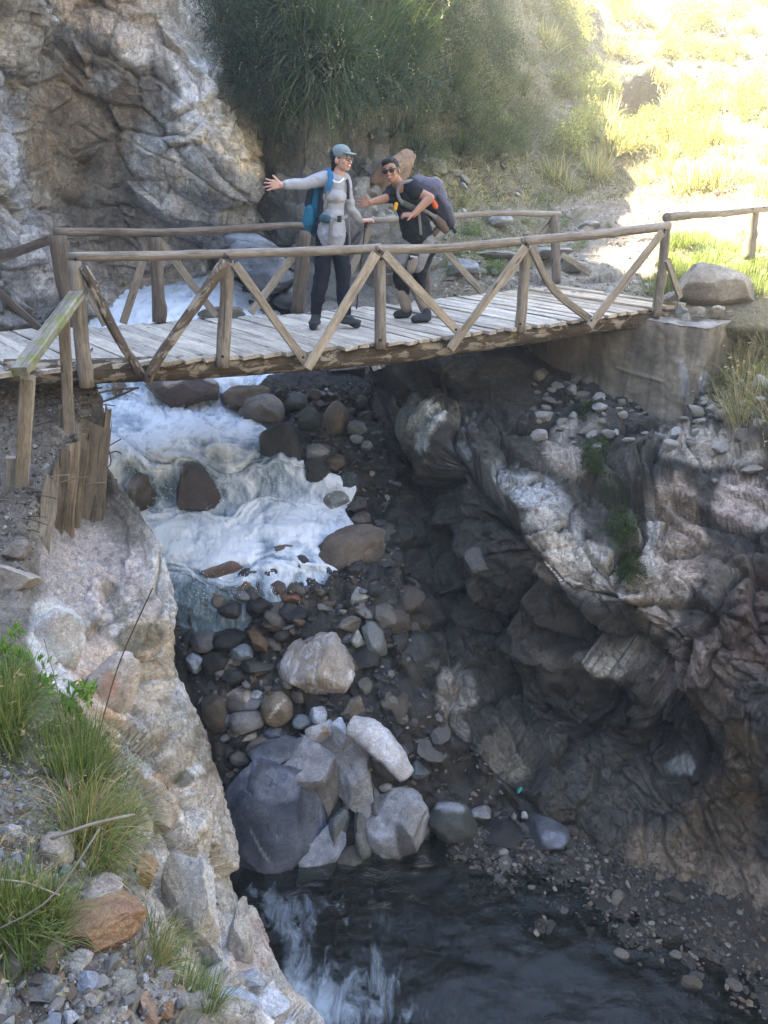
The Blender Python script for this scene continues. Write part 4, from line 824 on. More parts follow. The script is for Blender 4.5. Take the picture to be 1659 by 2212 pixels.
S('boulder', 735, 1587, 40, 72, (.52,.54,.6), 'upright white block in the white cluster', 'angular', 4, fwd=.4)
S('boulder', 766, 1528, 64, 64, (.24,.2,.15), 'squat tan stump shaped rock behind the white cluster', 'angular')
S('boulder', 620, 1478, 26, 22, (.3,.3,.3), 'small grey stone at the left foot of the striped boulder')
S('boulder', 905, 1668, 50, 42, (.14,.17,.19), 'blue grey wedge stone at the lower end of the long white rock', 'angular', -25)
# long bent white rock
def bent_rock(name, pix, rad, col, label, col2):
    n = 40; C, x = polyline([CAMV + ray(u, v) * t for u, v, t in pix], n); T, A, B = frames(C); rr_ = np.interp(np.linspace(0, 1, n), np.linspace(0, 1, len(rad)), rad); k = 36
    th = np.linspace(0, 2 * math.pi, k, endpoint=False); V = (C[:, None] + (A[:, None] * np.cos(th)[None, :, None] + B[:, None] * np.sin(th)[None, :, None] * .8) * rr_[:, None, None])
    V[0] = C[0] + (V[0] - C[0]) * .5; V[-1] = C[-1] + (V[-1] - C[-1]) * .5
    V = V.reshape(-1, 3); D_ = V - np.repeat(C, k, 0); V = V + D_ * (fbm(V * 5, 5, 611, .6) * .16 + facet(V * 5, 613, 1, .3, .3)[0] * .12)[:, None]
    fc = [(i * k + j, i * k + (j + 1) % k, (i + 1) * k + (j + 1) % k, (i + 1) * k + j) for i in range(n - 1) for j in range(k)] + [tuple(range(k - 1, -1, -1)), tuple(range((n - 1) * k, n * k))]
    m = np.clip(.5 + fbm(V * 4, 4, 617), 0, 1)[:, None]; org = C[n // 2]
    o = link(name, mk(name, V - org, fc, True, np.array(col) * m + np.array(col2) * (1 - m)), None, M_STONE); o.location = org; return tagit(o, label, 'boulder')
bent_rock('boulder', [(752,1566,7.55),(800,1588,7.5),(845,1630,7.42),(880,1680,7.4)], [.10,.145,.14,.125,.085], (.56,.55,.56), 'long bent white rock lying over the lower edge of the white cluster', (.46,.44,.43))
# fluted bedrock and blocks below
S('boulder', 585, 1790, 235, 330, (.13,.15,.195), 'huge slate blue waterworn bedrock face dropping to the pool', 'boulder', -6, wet=.35, col2=(.05,.06,.085), deep=.55, fwd=.1, n=6, spots=[(520,1640,40,40,0,(.22,.25,.3),.7,.3),(560,1830,3,50,30,(.3,.33,.38),.7,.3),(600,1700,50,40,0,(.2,.22,.28),.6,.3)])
S('boulder', 590, 1625, 130, 64, (.17,.19,.22), 'smooth dark fold of bedrock above the slate blue face', 'round', 12, wet=.4, col2=(.07,.08,.10))
S('boulder', 650, 1642, 140, 122, (.27,.275,.3), 'grey shoulder of bedrock left of the white cluster', 'angular', -20, wet=.15, col2=(.16,.15,.15))
S('boulder', 700, 1690, 96, 210, (.17,.16,.15), 'brown grey fluted rib running down from the grey shoulder', 'angular', -14, wet=.3, deep=.9)
S('boulder', 692, 1850, 96, 170, (.30,.32,.37), 'pale lower block of bedrock at the pool edge', 'angular', -10, wet=.25, deep=.8, col2=(.17,.18,.21))
S('boulder', 762, 1690, 112, 190, (.36,.37,.40), 'pale upright wedge of rock below the white cluster', 'angular', -16, wet=.05, deep=.8, col2=(.17,.165,.16))
S('boulder', 728, 1790, 44, 110, (.2,.215,.21), 'thin pale greenish rib between the wedge and the bedrock', 'slab', -16, wet=.2)
S('boulder', 780, 1800, 44, 120, (.17,.175,.17), 'dark greenish slab under the upright wedge', 'slab', 8, wet=.3)
S('boulder', 810, 1735, 30, 66, (.17,.18,.2), 'narrow dark sliver right of the upright wedge', 'slab', 10)
S('boulder', 760, 1850, 90, 60, (.10,.095,.08), 'low olive rock at the pool edge under the slabs', wet=.5)
S('boulder', 862, 1785, 158, 166, (.36,.37,.4), 'large block with a pale top and dark side by the pool', 'boulder', 10, wet=.1, col2=(.22,.21,.2), deep=.8, spots=[(880,1830,18,60,25,(.04,.038,.036),.9,.6)])  # spot darkens a slanting patch on one side
S('boulder', 979, 1774, 108, 88, (.075,.078,.07), 'dark green boulder with a pale top right of the large block', 'round', -8, wet=.4, spots=[(972,1740,36,12,-4,(.33,.34,.36),.9,0)])  # spot makes the top paler than the sides
S('boulder', 832, 1700, 28, 18, (.3,.28,.26), 'small pale disc stone above the large block')
S('boulder', 1040, 1755, 44, 30, (.25,.25,.26), 'pale small rock at the foot of the gorge wall by the green boulder')
S('boulder', 1080, 1806, 110, 78, BK, 'wide black boulder in the shadow at the back of the pool', wet=.5)
S('boulder', 1180, 1797, 96, 84, (.07,.08,.10), 'slate dark boulder with a bluish top at the foot of the wall', 'round', wet=.5, spots=[(1195,1815,30,20,0,(.2,.23,.3),.7,.3)])
S('boulder', 1245, 1888, 62, 60, (.20,.17,.2), 'purple grey round stone on the gravel by the pool', 'round', col2=(.11,.07,.065), wet=.2)
S('boulder', 1353, 1971, 42, 42, (.42,.41,.38), 'round cream stone at the right edge of the pool', 'round')
S('boulder', 1320, 1975, 60, 50, (.05,.048,.046), 'dark rock half behind the round cream stone', 'round', wet=.4)
S('rock', 1104, 1866, 44, 18, (.2,.14,.09), 'orange brown splinter stone on the gravel', 'slab', 35, cat='rock')
S('rock', 1188, 1941, 34, 26, (.3,.28,.24), 'cream cobble on the gravel below the purple grey stone', cat='rock')
S('rock', 1146, 1862, 40, 26, (.22,.24,.24), 'grey green cobble beside the orange brown splinter', 'round', cat='rock')
S('rock', 1315, 1941, 34, 20, (.28,.27,.22), 'flat olive cream cobble above the round cream stone', cat='rock')
S('rock', 1271, 2054, 26, 22, (.24,.22,.15), 'yellowish cobble under the pool water', 'round', cat='rock')
S('rock', 1327, 2089, 22, 24, (.2,.17,.12), 'small brown cobble under the pool water', 'round', cat='rock')
S('rock', 1360, 2092, 36, 40, (.08,.07,.06), 'dark round cobble under the pool water', 'round', cat='rock')
S('rock', 1133, 1762, 16, 16, (.5,.5,.5), 'tiny white pebble above the slate dark boulder', cat='rock', n=3)
S('litter', 1122, 1707, 16, 9, (.02,.35,.3), 'tiny scrap of turquoise plastic at the foot of the gorge wall', 'angular', 30, cat='litter', n=2)
# gorge wall lumps
S('rock', 1030, 1215, 62, 70, (.12,.12,.115), 'grey knob of rock sticking out of the dark gorge wall', 'boulder', cat='rock', on=('wall',), fwd=.3)
S('rock', 885, 1420, 100, 130, (.055,.055,.052), 'dark faceted buttress at the foot of the gorge wall', 'boulder', -15, cat='rock', on=('wall',), fwd=.2)
S('rock', 893, 918, 84, 120, (.27,.3,.3), 'pale greenish white knob of rock at the top of the gorge wall', 'boulder', -18, cat='rock', on=('wall',), fwd=.5, col2=(.19,.21,.21))
# right bank beyond the bridge
S('boulder', 838, 378, 140, 62, (.34,.23,.16), 'salmon brown slab leaning behind the man', 'slab', 35, on=(), t=11.9)
S('boulder', 840, 326, 34, 64, (.28,.28,.28), 'grey upright stone above the man\'s head', 'slab', 12, on=(), t=12.9)
S('boulder', 905, 335, 40, 100, (.2,.2,.2), 'tall grey leaning slab right of the man\'s head', 'slab', 12, on=(), t=12.8)
S('boulder', 818, 294, 46, 30, (.15,.145,.14), 'dark grey rock above the upright grey stone', on=('hill',))
S('boulder', 938, 362, 66, 38, (.33,.31,.26), 'pale layered rock just above the purple backpack', 'slab', -6, on=(), t=12.7)
S('boulder', 882, 388, 36, 34, (.32,.31,.26), 'rounded pale rock between the man\'s head and his backpack', 'round', on=(), t=12.4)
S('boulder', 925, 400, 46, 30, (.22,.19,.17), 'brownish rock behind the top of the purple backpack', on=(), t=12.5)
S('boulder', 1080, 478, 56, 28, (.34,.35,.37), 'flat bluish white stone on the green slope above the far rail', 'slab', 10, on=('hill',))
S('boulder', 1000, 582, 70, 44, (.26,.27,.29), 'bluish rock below the stone edging behind the man', on=('hill',))
S('boulder', 1240, 575, 60, 26, (.36,.34,.3), 'flat pale stone where the path meets the bridge', 'slab', on=('hill',))
S('boulder', 1270, 487, 52, 18, (.38,.37,.34), 'long pale stone beside the path above the rail', 'slab', 4, on=('hill',))
S('boulder', 1392, 518, 40, 24, (.36,.35,.33), 'pale flat stone lying on the path', 'slab', on=('hill',))
S('boulder', 1180, 548, 110, 26, (.30,.29,.27), 'long low retaining stone edging the path behind the far rail', 'slab', 3, on=('hill',), t=12.0)
S('boulder', 1060, 556, 130, 20, (.28,.27,.25), 'flat top course stone of the low edging wall', 'slab', 1, on=(), t=11.4)
S('boulder', 1545, 622, 170, 96, (.34,.30,.25), 'big smooth tan boulder resting beside the right end of the bridge', 'round', -10, on=(), t=9.5, deep=.75, col2=(.24,.205,.16), n=5)
S('rock', 1451, 641, 44, 22, (.33,.31,.28), 'flat pale stone wedged under the tan boulder by the end post', 'slab', 10, cat='rock', on=(), t=9.25)
S('rock', 1472, 671, 26, 18, (.33,.34,.34), 'small grey stone on the concrete next to the wire', 'angular', cat='rock', on=(), t=9.1)
S('rock', 1506, 673, 40, 20, (.34,.3,.25), 'cream stone on the concrete in front of the tan boulder', 'angular', cat='rock', on=(), t=9.1)
S('rock', 1544, 672, 44, 28, (.35,.31,.24), 'largest cream stone on the concrete edge', 'angular', cat='rock', on=(), t=9.05)
S('rock', 1484, 684, 22, 18, (.33,.31,.29), 'small pale chip on the rim of the concrete', 'angular', cat='rock', on=(), t=8.95)
S('rock', 1575, 678, 20, 14, (.25,.21,.17), 'small brown chip right of the largest cream stone', 'angular', cat='rock', on=(), t=9.0)
# near left bank
NB = dict(on=('near',), mat=M_STONEF)
_S0 = S
def S(*a, **k):
    if k.get('on') == ('near',): k.setdefault('fwd', .35)
    return _S0(*a, **k)

S('boulder', 428, 1985, 150, 300, (.50,.51,.53), 'tall pale bluish slab of rock standing on the near bank', 'angular', 4, deep=.7, fwd=1.0, col2=(.40,.37,.32), n=6, **NB)
S('boulder', 520, 2040, 60, 210, (.44,.42,.39), 'narrow cream slab behind the tall pale slab', 'slab', -6, deep=.9, fwd=1.1, **NB)
S('rock', 24, 1258, 116, 92, (.38,.33,.28), 'pinkish cream rock at the left edge below the ledge', 'angular', cat='rock', **NB)
S('rock', 44, 1196, 62, 60, (.23,.2,.17), 'grey brown block above the pinkish cream rock', 'angular', cat='rock', **NB)
S('boulder', 112, 1400, 130, 190, (.46,.46,.45), 'bluish white rock face above the green grass', 'boulder', -30, deep=.6, fwd=.5, col2=(.38,.34,.3), n=5, **NB)
S('boulder', 225, 1500, 120, 210, (.44,.38,.33), 'pink white rock with orange lichen stains', 'boulder', -38, deep=.5, fwd=.6, n=5, spots=[(195,1510,24,22,0,(.42,.2,.1),.7,0),(235,1480,20,30,0,(.4,.2,.11),.6,0),(245,1570,16,34,0,(.4,.17,.09),.6,0)], **NB)
S('rock', 312, 1888, 46, 68, (.33,.22,.12), 'orange tan triangular stone beside the pale slab', 'angular', 12, cat='rock', **NB)
S('rock', 212, 1933, 122, 60, (.34,.28,.25), 'layered pinkish stone on top of the rusty mound', 'slab', -8, cat='rock', **NB)
S('rock', 205, 1995, 210, 88, (.20,.11,.075), 'low mound of rusty red crumbling rock', 'boulder', 0, cat='rock', col2=(.26,.16,.09), n=5, **NB)
S('rock', 224, 2018, 58, 70, (.42,.34,.28), 'pale pink angular stone in front of the rusty mound', 'angular', 22, cat='rock', fwd=.5, **NB)
S('rock', 263, 2034, 22, 34, (.5,.5,.53), 'small bluish white chip right of the pale pink stone', 'angular', cat='rock', fwd=.5, **NB)
S('rock', 162, 2080, 80, 34, (.42,.38,.34), 'long cream stone above the dark rubble', 'slab', 8, cat='rock', fwd=.5, **NB)
S('rock', 97, 2077, 80, 58, (.2,.13,.11), 'dark red brown stone left of the long cream stone', 'angular', cat='rock', **NB)
S('rock', 25, 2095, 58, 64, (.22,.19,.165), 'grey brown stone under the grass at the left edge', 'angular', cat='rock', **NB)
S('rock', 94, 2137, 76, 56, (.24,.235,.225), 'grey block in the middle of the bottom left rubble', 'angular', -10, cat='rock', **NB)
S('rock', 256, 2128, 98, 48, (.27,.25,.2), 'long tan grey stone tilted upward in the rubble', 'angular', 28, cat='rock', **NB)
S('rock', 190, 2122, 44, 62, (.25,.27,.32), 'blue grey flake left of the tilted tan grey stone', 'slab', 40, cat='rock', **NB)
S('rock', 5, 2152, 44, 44, (.5,.49,.47), 'white stone at the left edge of the rubble', 'angular', cat='rock', **NB)
S('rock', 14, 2192, 40, 44, (.26,.26,.27), 'grey stone under the white one at the left edge', 'angular', cat='rock', **NB)
S('rock', 313, 2172, 70, 84, (.3,.2,.145), 'brown upright stone in the bottom rubble', 'angular', 20, cat='rock', **NB)
S('rock', 364, 2183, 38, 42, (.4,.24,.13), 'small orange stone near the bottom edge', 'angular', cat='rock', **NB)
S('rock', 384, 2156, 50, 58, (.3,.21,.14), 'golden brown stone behind the small orange one', 'angular', 20, cat='rock', **NB)
S('rock', 200, 2172, 50, 40, (.3,.28,.21), 'olive cream stone below the tilted tan grey stone', 'angular', cat='rock', **NB)
S('rock', 421, 2168, 48, 46, (.27,.26,.29), 'grey purple stone beside the big bluish rock', 'angular', cat='rock', **NB)
S('rock', 492, 2192, 170, 96, (.33,.36,.43), 'big smooth bluish rock at the bottom edge of the rubble', 'boulder', -22, cat='rock', **NB)
S('rock', 540, 2118, 60, 40, (.4,.41,.44), 'pale bluish stone at the foot of the cream slab', 'angular', cat='rock', **NB)
S('rock', 580, 2180, 96, 60, (.46,.48,.53), 'pale bluish block at the bottom right of the near bank', 'angular', -20, cat='rock', **NB)
S('rock', 353, 2116, 66, 40, (.25,.24,.27), 'grey lilac stone above the golden brown one', 'angular', -25, cat='rock', **NB)
S('rock', 255, 2200, 64, 34, (.33,.27,.2), 'tan flat stone on the bottom edge', 'angular', 12, cat='rock', **NB)
S('rock', 150, 2200, 50, 36, (.36,.36,.37), 'pale grey stone on the bottom edge', 'angular', cat='rock', **NB)
S('rock', 310, 2100, 60, 26, (.17,.13,.115), 'dark brown splinter above the tilted tan grey stone', 'slab', 40, cat='rock', **NB)
S('rock', 30, 1800, 40, 34, (.42,.41,.39), 'small white stone on the gravel left of the grass tussock', 'angular', cat='rock', **NB)
S('rock', 122, 1840, 56, 90, (.30,.26,.215), 'layered brown stone leaning in the straw', 'slab', 25, cat='rock', **NB)
S('rock', 152, 1690, 34, 34, (.33,.28,.22), 'tan stone beside the grass tussock', 'angular', cat='rock', **NB)
S('rock', 350, 1760, 80, 60, (.33,.27,.2), 'brown block between the grass and the cliff edge', 'angular', cat='rock', **NB)
S('rock', 330, 1690, 74, 50, (.34,.24,.16), 'orange brown block above the brown block', 'angular', 10, cat='rock', **NB)
# ------------------------------------------------------------ small repeated stones
def pick(key, cond, n, r):
    P, N, u, v = KEEP[key]; idx = np.nonzero(cond(u, v, P))[0]
    if len(idx) == 0: return []
    k = r.choice(idx, n, replace=len(idx) < n); return [(Vector(P[i]), Vector(N[i]), u[i], v[i]) for i in k]
def small_meshes(name, kind, cols, cnt, seed, mat, wet, lvl=2):
    ms = []
    for i in range(cnt):
        V, F = stone_shape(seed + i * 13, kind, lvl); V = V * np.array([1, rng.uniform(.55, .9), rng.uniform(.3 if kind != 'round' else .45, .7)])
        c = np.array(cols[i % len(cols)]); ms.append(mk(name, V, F, True, np.hstack([np.tile(c, (len(V), 1)), np.full((len(V), 1), wet)]))); ms[-1].set_sharp_from_angle(angle=R(30)); ms[-1].materials.append(mat)
    return ms
def places(spots, sizes):
    """words that say where in its patch each of the alike things lies, and how big it is"""
    if len(spots) < 2: return [('', '')] * len(spots)
    us = sorted(s_[2] for s_ in spots); vs = sorted(s_[3] for s_ in spots); ss = sorted(sizes); n = len(us); out = []
    q_ = lambda a, x, w: w[sum(x > a[int(n * k / len(w))] for k in range(1, len(w)))]
    for (p, nn_, u, v), z in zip(spots, sizes):
        out.append((q_(ss, z, ('tiny', 'small', 'medium', 'large')), q_(vs, v, ('top', 'upper', 'middle', 'lower', 'bottom')) + ' ' + q_(us, u, ('far left', 'left', 'centre', 'right', 'far right')) + ' of its patch'))
    return out
def lab(pl, label):
    a, b = pl; w = label.split()
    if w and w[0] in ('small', 'large', 'tiny', 'short', 'low'): w = w[1:]
    return ' '.join([a] + w[:16 - len(b.split()) - 1]).strip() + (', ' + b if b else '')
def strew(name, ms, spots, smin, smax, label, cat, group, seed, sink=.1):
    r = random.Random(seed); szs = [smin * (smax / smin) ** (r.random() ** 1.7) for _ in spots]
    for (p, nrm, u, v), s_, pl in zip(spots, szs, places(spots, szs)):
        o = bpy.data.objects.new(name, r.choice(ms)); COL.objects.link(o)
        o.location = p + nrm * s_ * (.3 - sink); o.scale = (s_,) * 3; o.rotation_euler = (r.uniform(-.5, .5), r.uniform(-.5, .5), r.uniform(0, 6.28)); tagit(o, lab(pl, label), cat, group)
r_ = np.random.default_rng(5)
poly_field = lambda u, v, P: (v > 1270) & (v < 1640) & (u > 395 + (v - 1270) * .28) & (u < 850 + np.clip(v - 1500, 0, 200) * 1.0)
ms = small_meshes('river_stone', 'boulder', [(.05,.05,.052),(.1,.095,.09),(.16,.14,.12),(.035,.033,.033),(.2,.2,.2),(.12,.085,.06),(.08,.085,.09)], 12, 900, M_STONE, .4, 3)
strew('river_stone', ms, pick('bed', poly_field, 210, r_), .05, .14, 'stone in the dark boulder field under the rapid', 'stone', 'small stones in the dark boulder field', 11, .3)
strew('bank_stone', ms, pick('bed', lambda u, v, P: (v > 850) & (v < 1270) & (u > 640 - (v > 1050) * -60) & (u < 860) , 110, r_), .03, .1, 'stone on the bank right of the rapid', 'stone', 'small stones on the bank right of the rapid', 12)
ms2 = small_meshes('gravel_stone', 'round', [(.2,.19,.17),(.1,.09,.08),(.28,.26,.22),(.07,.065,.06),(.16,.12,.09)], 8, 990, M_STONE, .2, 2)
strew('cobble', ms2, pick('bed', lambda u, v, P: (v > 1840) & (v < 2040) & (u > 1000 + (v - 1840) * .6) & (u < 1360 + (v - 1840) * .7), 150, r_), .02, .05, 'cobble on the bar by the pool', 'stone', 'cobbles on the gravel bar by the pool', 13)
strew('cobble', ms2, pick('bed', lambda u, v, P: (v > 1660) & (v < 1850) & (u > 880) & (u < 1300), 60, r_), .02, .06, 'cobble at the shaded back of the pool', 'stone', 'cobbles at the back of the pool', 15)
ms3 = small_meshes('rubble', 'angular', [(.24,.22,.2),(.2,.19,.18),(.32,.29,.26),(.17,.12,.095),(.25,.27,.31),(.3,.21,.14),(.13,.11,.1),(.38,.36,.33)], 16, 1100, M_STONEF, 0, 3)
strew('rubble_stone', ms3, pick('near', lambda u, v, P: (v > 2085 + (u - 200) * .12) & (v < 2260) & (u > -40) & (u < 520), 230, r_), .014, .055, 'angular stone in the bottom left rubble', 'stone', 'loose rubble stones at the bottom left', 14)
strew('ledge_stone', ms3, pick('near', lambda u, v, P: (v > 840) & (v < 1250) & (u > -40) & (u < 200 - np.clip(v - 920, 0, 300) * .55), 110, r_), .012, .045, 'stone on the ledge by the handrail', 'stone', 'small stones on the dirt ledge', 16, .15)
strew('scree_stone', ms3, pick('near', lambda u, v, P: (v > 1580) & (v < 1960) & (u > -40) & (u < 150), 150, r_), .008, .03, 'stone chip on the near gravel slope', 'stone', 'stone chips on the near slope', 17, .1)
ms4 = small_meshes('path_stone', 'angular', [(.34,.31,.27),(.28,.25,.2),(.4,.38,.34),(.24,.21,.17)], 8, 1300, M_STONE, 0, 2)
strew('path_stone', ms4, pick('hill', lambda u, v, P: (v > 455) & (v < 660) & (u > 960) & (u < 1420) & (P[:, 1] > 9.9), 240, r_), .02, .085, 'pale stone by the dirt path', 'stone', 'small stones along the dirt path', 18)
strew('scree_stone', ms4, pick('hill', lambda u, v, P: (v > 330) & (v < 480) & (u > 780) & (u < 1130), 110, r_), .04, .14, 'rough stone on the bank behind the people', 'stone', 'stones in the rubble slope behind the man', 19)
strew('slope_stone', ms4, pick('hill', lambda u, v, P: (v > 40) & (v < 430) & (u > 1180) & (u < 1680), 130, r_), .05, .16, 'pale stone on the sunlit hillside', 'stone', 'stones on the dry hillside', 20)
ms5 = small_meshes('wall_stone', 'slab', [(.2,.19,.17),(.26,.24,.21),(.16,.15,.13),(.3,.29,.28)], 8, 1500, M_STONE, 0, 3)
strew('wall_stone', ms5, pick('wall', lambda u, v, P: (v > 800 + (u - 1200) * .3) & (v < 990) & (u > 1150) & (u < 1520), 110, r_), .04, .13, 'rough stone under the concrete abutment', 'stone', 'stones of the rubble footing under the abutment', 21, .15)
strew('wall_stone', ms5, pick('wall', lambda u, v, P: (v > 830) & (v < 1050) & (u > 1520) & (u < 1680), 60, r_), .04, .14, 'loose stone right of the abutment', 'stone', 'loose stones right of the abutment', 22, .1)

msb = small_meshes('boulder', 'boulder', [(.07,.066,.062),(.12,.11,.1),(.045,.043,.042),(.16,.145,.125),(.09,.075,.06)], 10, 1700, M_STONE, .35, 4)
def gravel(name, key, cond, n, smin, smax, cols, seed, label, mat, wet=.4, sub=1, flat=.6):
    """loose stones too many to count, joined into one mesh of real little stones"""
    r = np.random.default_rng(seed); P, N, u, v = KEEP[key]; idx = np.nonzero(cond(u, v, P))[0]; k = r.choice(idx, n); V0, F0 = ico(sub)
    shp = []
    for i in range(14):
        V = V0 * (1 + .25 * r.normal(size=(len(V0), 1)) * .5); 
        for _ in range(5):
            m = r.normal(size=3); m /= np.linalg.norm(m); V = V - m * np.clip(V @ m - r.uniform(.4, .8), 0, None)[:, None]
        shp.append(V * np.array([1, r.uniform(.55, .9), r.uniform(.35, .8)]))
    shp = np.array(shp); s_ = smin * (smax / smin) ** (r.random(n) ** 1.8); an = r.uniform(0, 6.28, n); ca, sa = np.cos(an), np.sin(an); Z = shp[r.integers(14, size=n)] * s_[:, None, None]
    tl = r.normal(size=(n, 2)) * .3
    X = Z[:, :, 0] * ca[:, None] - Z[:, :, 1] * sa[:, None]; Y = Z[:, :, 0] * sa[:, None] + Z[:, :, 1] * ca[:, None]; Zz = Z[:, :, 2] + X * tl[:, :1] + Y * tl[:, 1:]
    V = np.stack([X, Y, Zz], 2) + (P[k] + r.normal(size=(n, 3)) * np.array([.02, .02, 0]) + N[k] * s_[:, None] * .15)[:, None]
    F = (F0[None] + (np.arange(n) * len(V0))[:, None, None]).reshape(-1, 3); c = np.array(cols)[r.integers(len(cols), size=n)] * r.uniform(.7, 1.35, (n, 1))
    C = np.repeat(np.hstack([c, np.full((n, 1), wet)]), len(V0), 0)
    return tagit(link(name, mk(name, V.reshape(-1, 3), F, False, C), None, mat), label, 'gravel', kind='stuff')
DKC = [(.05,.05,.05),(.09,.085,.08),(.14,.125,.11),(.03,.03,.03),(.2,.19,.18),(.13,.09,.06),(.07,.075,.08)]
gravel('river_gravel', 'bed', lambda u, v, P: (v > 1240) & (v < 1860) & (u > 380) & (u < 1300), 3000, .012, .05, DKC, 71, 'dark wet gravel packed between the boulders', M_STONE)
gravel('bank_gravel', 'bed', lambda u, v, P: (v > 830) & (v < 1300) & (u > 600) & (u < 900), 1600, .012, .05, DKC, 72, 'dark broken stone filling the bank beside the rapid', M_STONE)
on_bar = lambda u, v, P: (P[:, 2] > -4.66) & (P[:, 2] < -4.2) & (P[:, 0] > .7) & (P[:, 0] < 4) & (P[:, 1] < 6.05) & (P[:, 1] > 3.2)
gravel('bar_gravel', 'bed', on_bar, 5200, .010, .042, [(.05,.045,.04),(.10,.09,.078),(.03,.029,.027),(.16,.145,.12),(.07,.058,.048),(.12,.085,.06)], 73, 'dark gravel of the shallow bar on the right of the pool', M_STONE)
strew('bar_stone', msb, pick('bed', on_bar, 70, r_), .035, .11, 'dark stone on the gravel bar by the pool', 'stone', 'larger stones on the gravel bar', 84, .2)
gravel('ledge_gravel', 'near', lambda u, v, P: (v > 840) & (v < 1280) & (u > -60) & (u < 200 - np.clip(v - 920, 0, 300) * .5), 1800, .005, .022, [(.12,.1,.08),(.2,.18,.15),(.08,.065,.05),(.28,.26,.23)], 74, 'small grit and gravel on the dirt ledge', M_STONEF, 0)
gravel('slope_gravel', 'near', lambda u, v, P: (v > 1560) & (v < 2260) & (u > -60) & (u < 300 + np.clip(v - 2050, 0, 200)), 4200, .004, .018, [(.2,.19,.175),(.13,.12,.105),(.3,.28,.25),(.17,.12,.09),(.25,.26,.3)], 75, 'fine angular gravel on the near slope', M_STONEF, 0)
gravel('path_gravel', 'hill', lambda u, v, P: (v > 440) & (v < 680) & (u > 940) & (u < 1450) & (P[:, 1] > 9.8), 2600, .008, .04, [(.33,.3,.25),(.25,.22,.17),(.4,.37,.33),(.2,.17,.13)], 76, 'pale grit on the dirt path and bank', M_STONE, 0)

strew('boulder', msb, pick('bed', lambda u, v, P: (v > 1060) & (v < 1640) & (u > 770 + np.clip(v - 1450, 0, 300) * .5) & (u < 900 + np.clip(v - 1400, 0, 400) * .7), 46, r_), .09, .26, 'dark angular boulder along the foot of the gorge wall', 'boulder', 'dark boulders along the wall foot', 81, .35)
strew('boulder', msb, pick('bed', lambda u, v, P: (v > 830) & (v < 1080) & (u > 640) & (u < 800), 16, r_), .07, .16, 'dark boulder on the bank under the bridge', 'boulder', 'dark boulders on the bank under the bridge', 82, .3)
strew('boulder', msb, pick('bed', lambda u, v, P: (v > 1270) & (v < 1480) & (u > 420) & (u < 700), 22, r_), .08, .15, 'dark wet boulder under the end of the rapid', 'boulder', 'dark boulders under the end of the rapid', 83, .3)
# ------------------------------------------------------------ people
M_SKINW = plain('fair_skin', (.62,.36,.28), .5, .4, scale=8); M_SKINM = plain('brown_skin', (.36,.19,.125), .5, .4, scale=8)
M_HAIR = plain('dark_hair', (.012,.009,.008), .6, .3, bump=.8, scale=90)
M_SHIRT = cloth_material('grey_shirt', (.36,.37,.41), 500); M_SHIRTB = cloth_material('black_shirt', (.016,.018,.022), 500)
M_NAVY = cloth_material('navy_trousers', (.012,.014,.024)); M_BLK = cloth_material('black_cloth', (.014,.014,.016)); M_GREYT = cloth_material('grey_trousers', (.23,.215,.215)); M_GAIT = cloth_material('tan_cloth', (.27,.225,.185))
M_BOOT = cloth_material('boot', (.035,.038,.042), 200, .7); M_SOLE = plain('sole', (.02,.02,.02), .8)
M_BLUE = cloth_material('blue_nylon', (.006,.15,.27), 300, .55, .3, .4); M_DBLUE = cloth_material('dark_blue_nylon', (.012,.03,.055), 300, .6); M_STRAP = cloth_material('blue_strap', (.03,.16,.34), 300)
M_WEB = cloth_material('grey_webbing', (.22,.21,.21), 400); M_PURP = cloth_material('purple_grey_nylon', (.085,.08,.11), 300, .6, .4, .4); M_CHAR = cloth_material('charcoal_nylon', (.03,.03,.037), 300, .6)
M_CAPG = cloth_material('cap_green', (.2,.25,.26)); M_CAPD = cloth_material('cap_dark', (.03,.045,.07)); M_ORNG = plain('orange', (.8,.13,.03), .5); M_YEL = plain('yellow', (.8,.42,.02), .5)
M_GLASS = plain('dark_lens', (.008,.008,.01), .12, .6); M_TEETH = plain('teeth', (.8,.78,.74), .4); M_LIP = plain('lips', (.42,.13,.12), .5); M_FRAME = plain('thin_frame', (.10,.09,.08), .3, .5); M_POLEK = plain('pole_black', (.015,.015,.018), .4); M_EYE = plain('eye', (.02,.015,.012), .3)
M_PEACH = cloth_material('peach_foam', (.17,.125,.10)); M_WHITEP = plain('pale_print', (.6,.62,.62), .6)
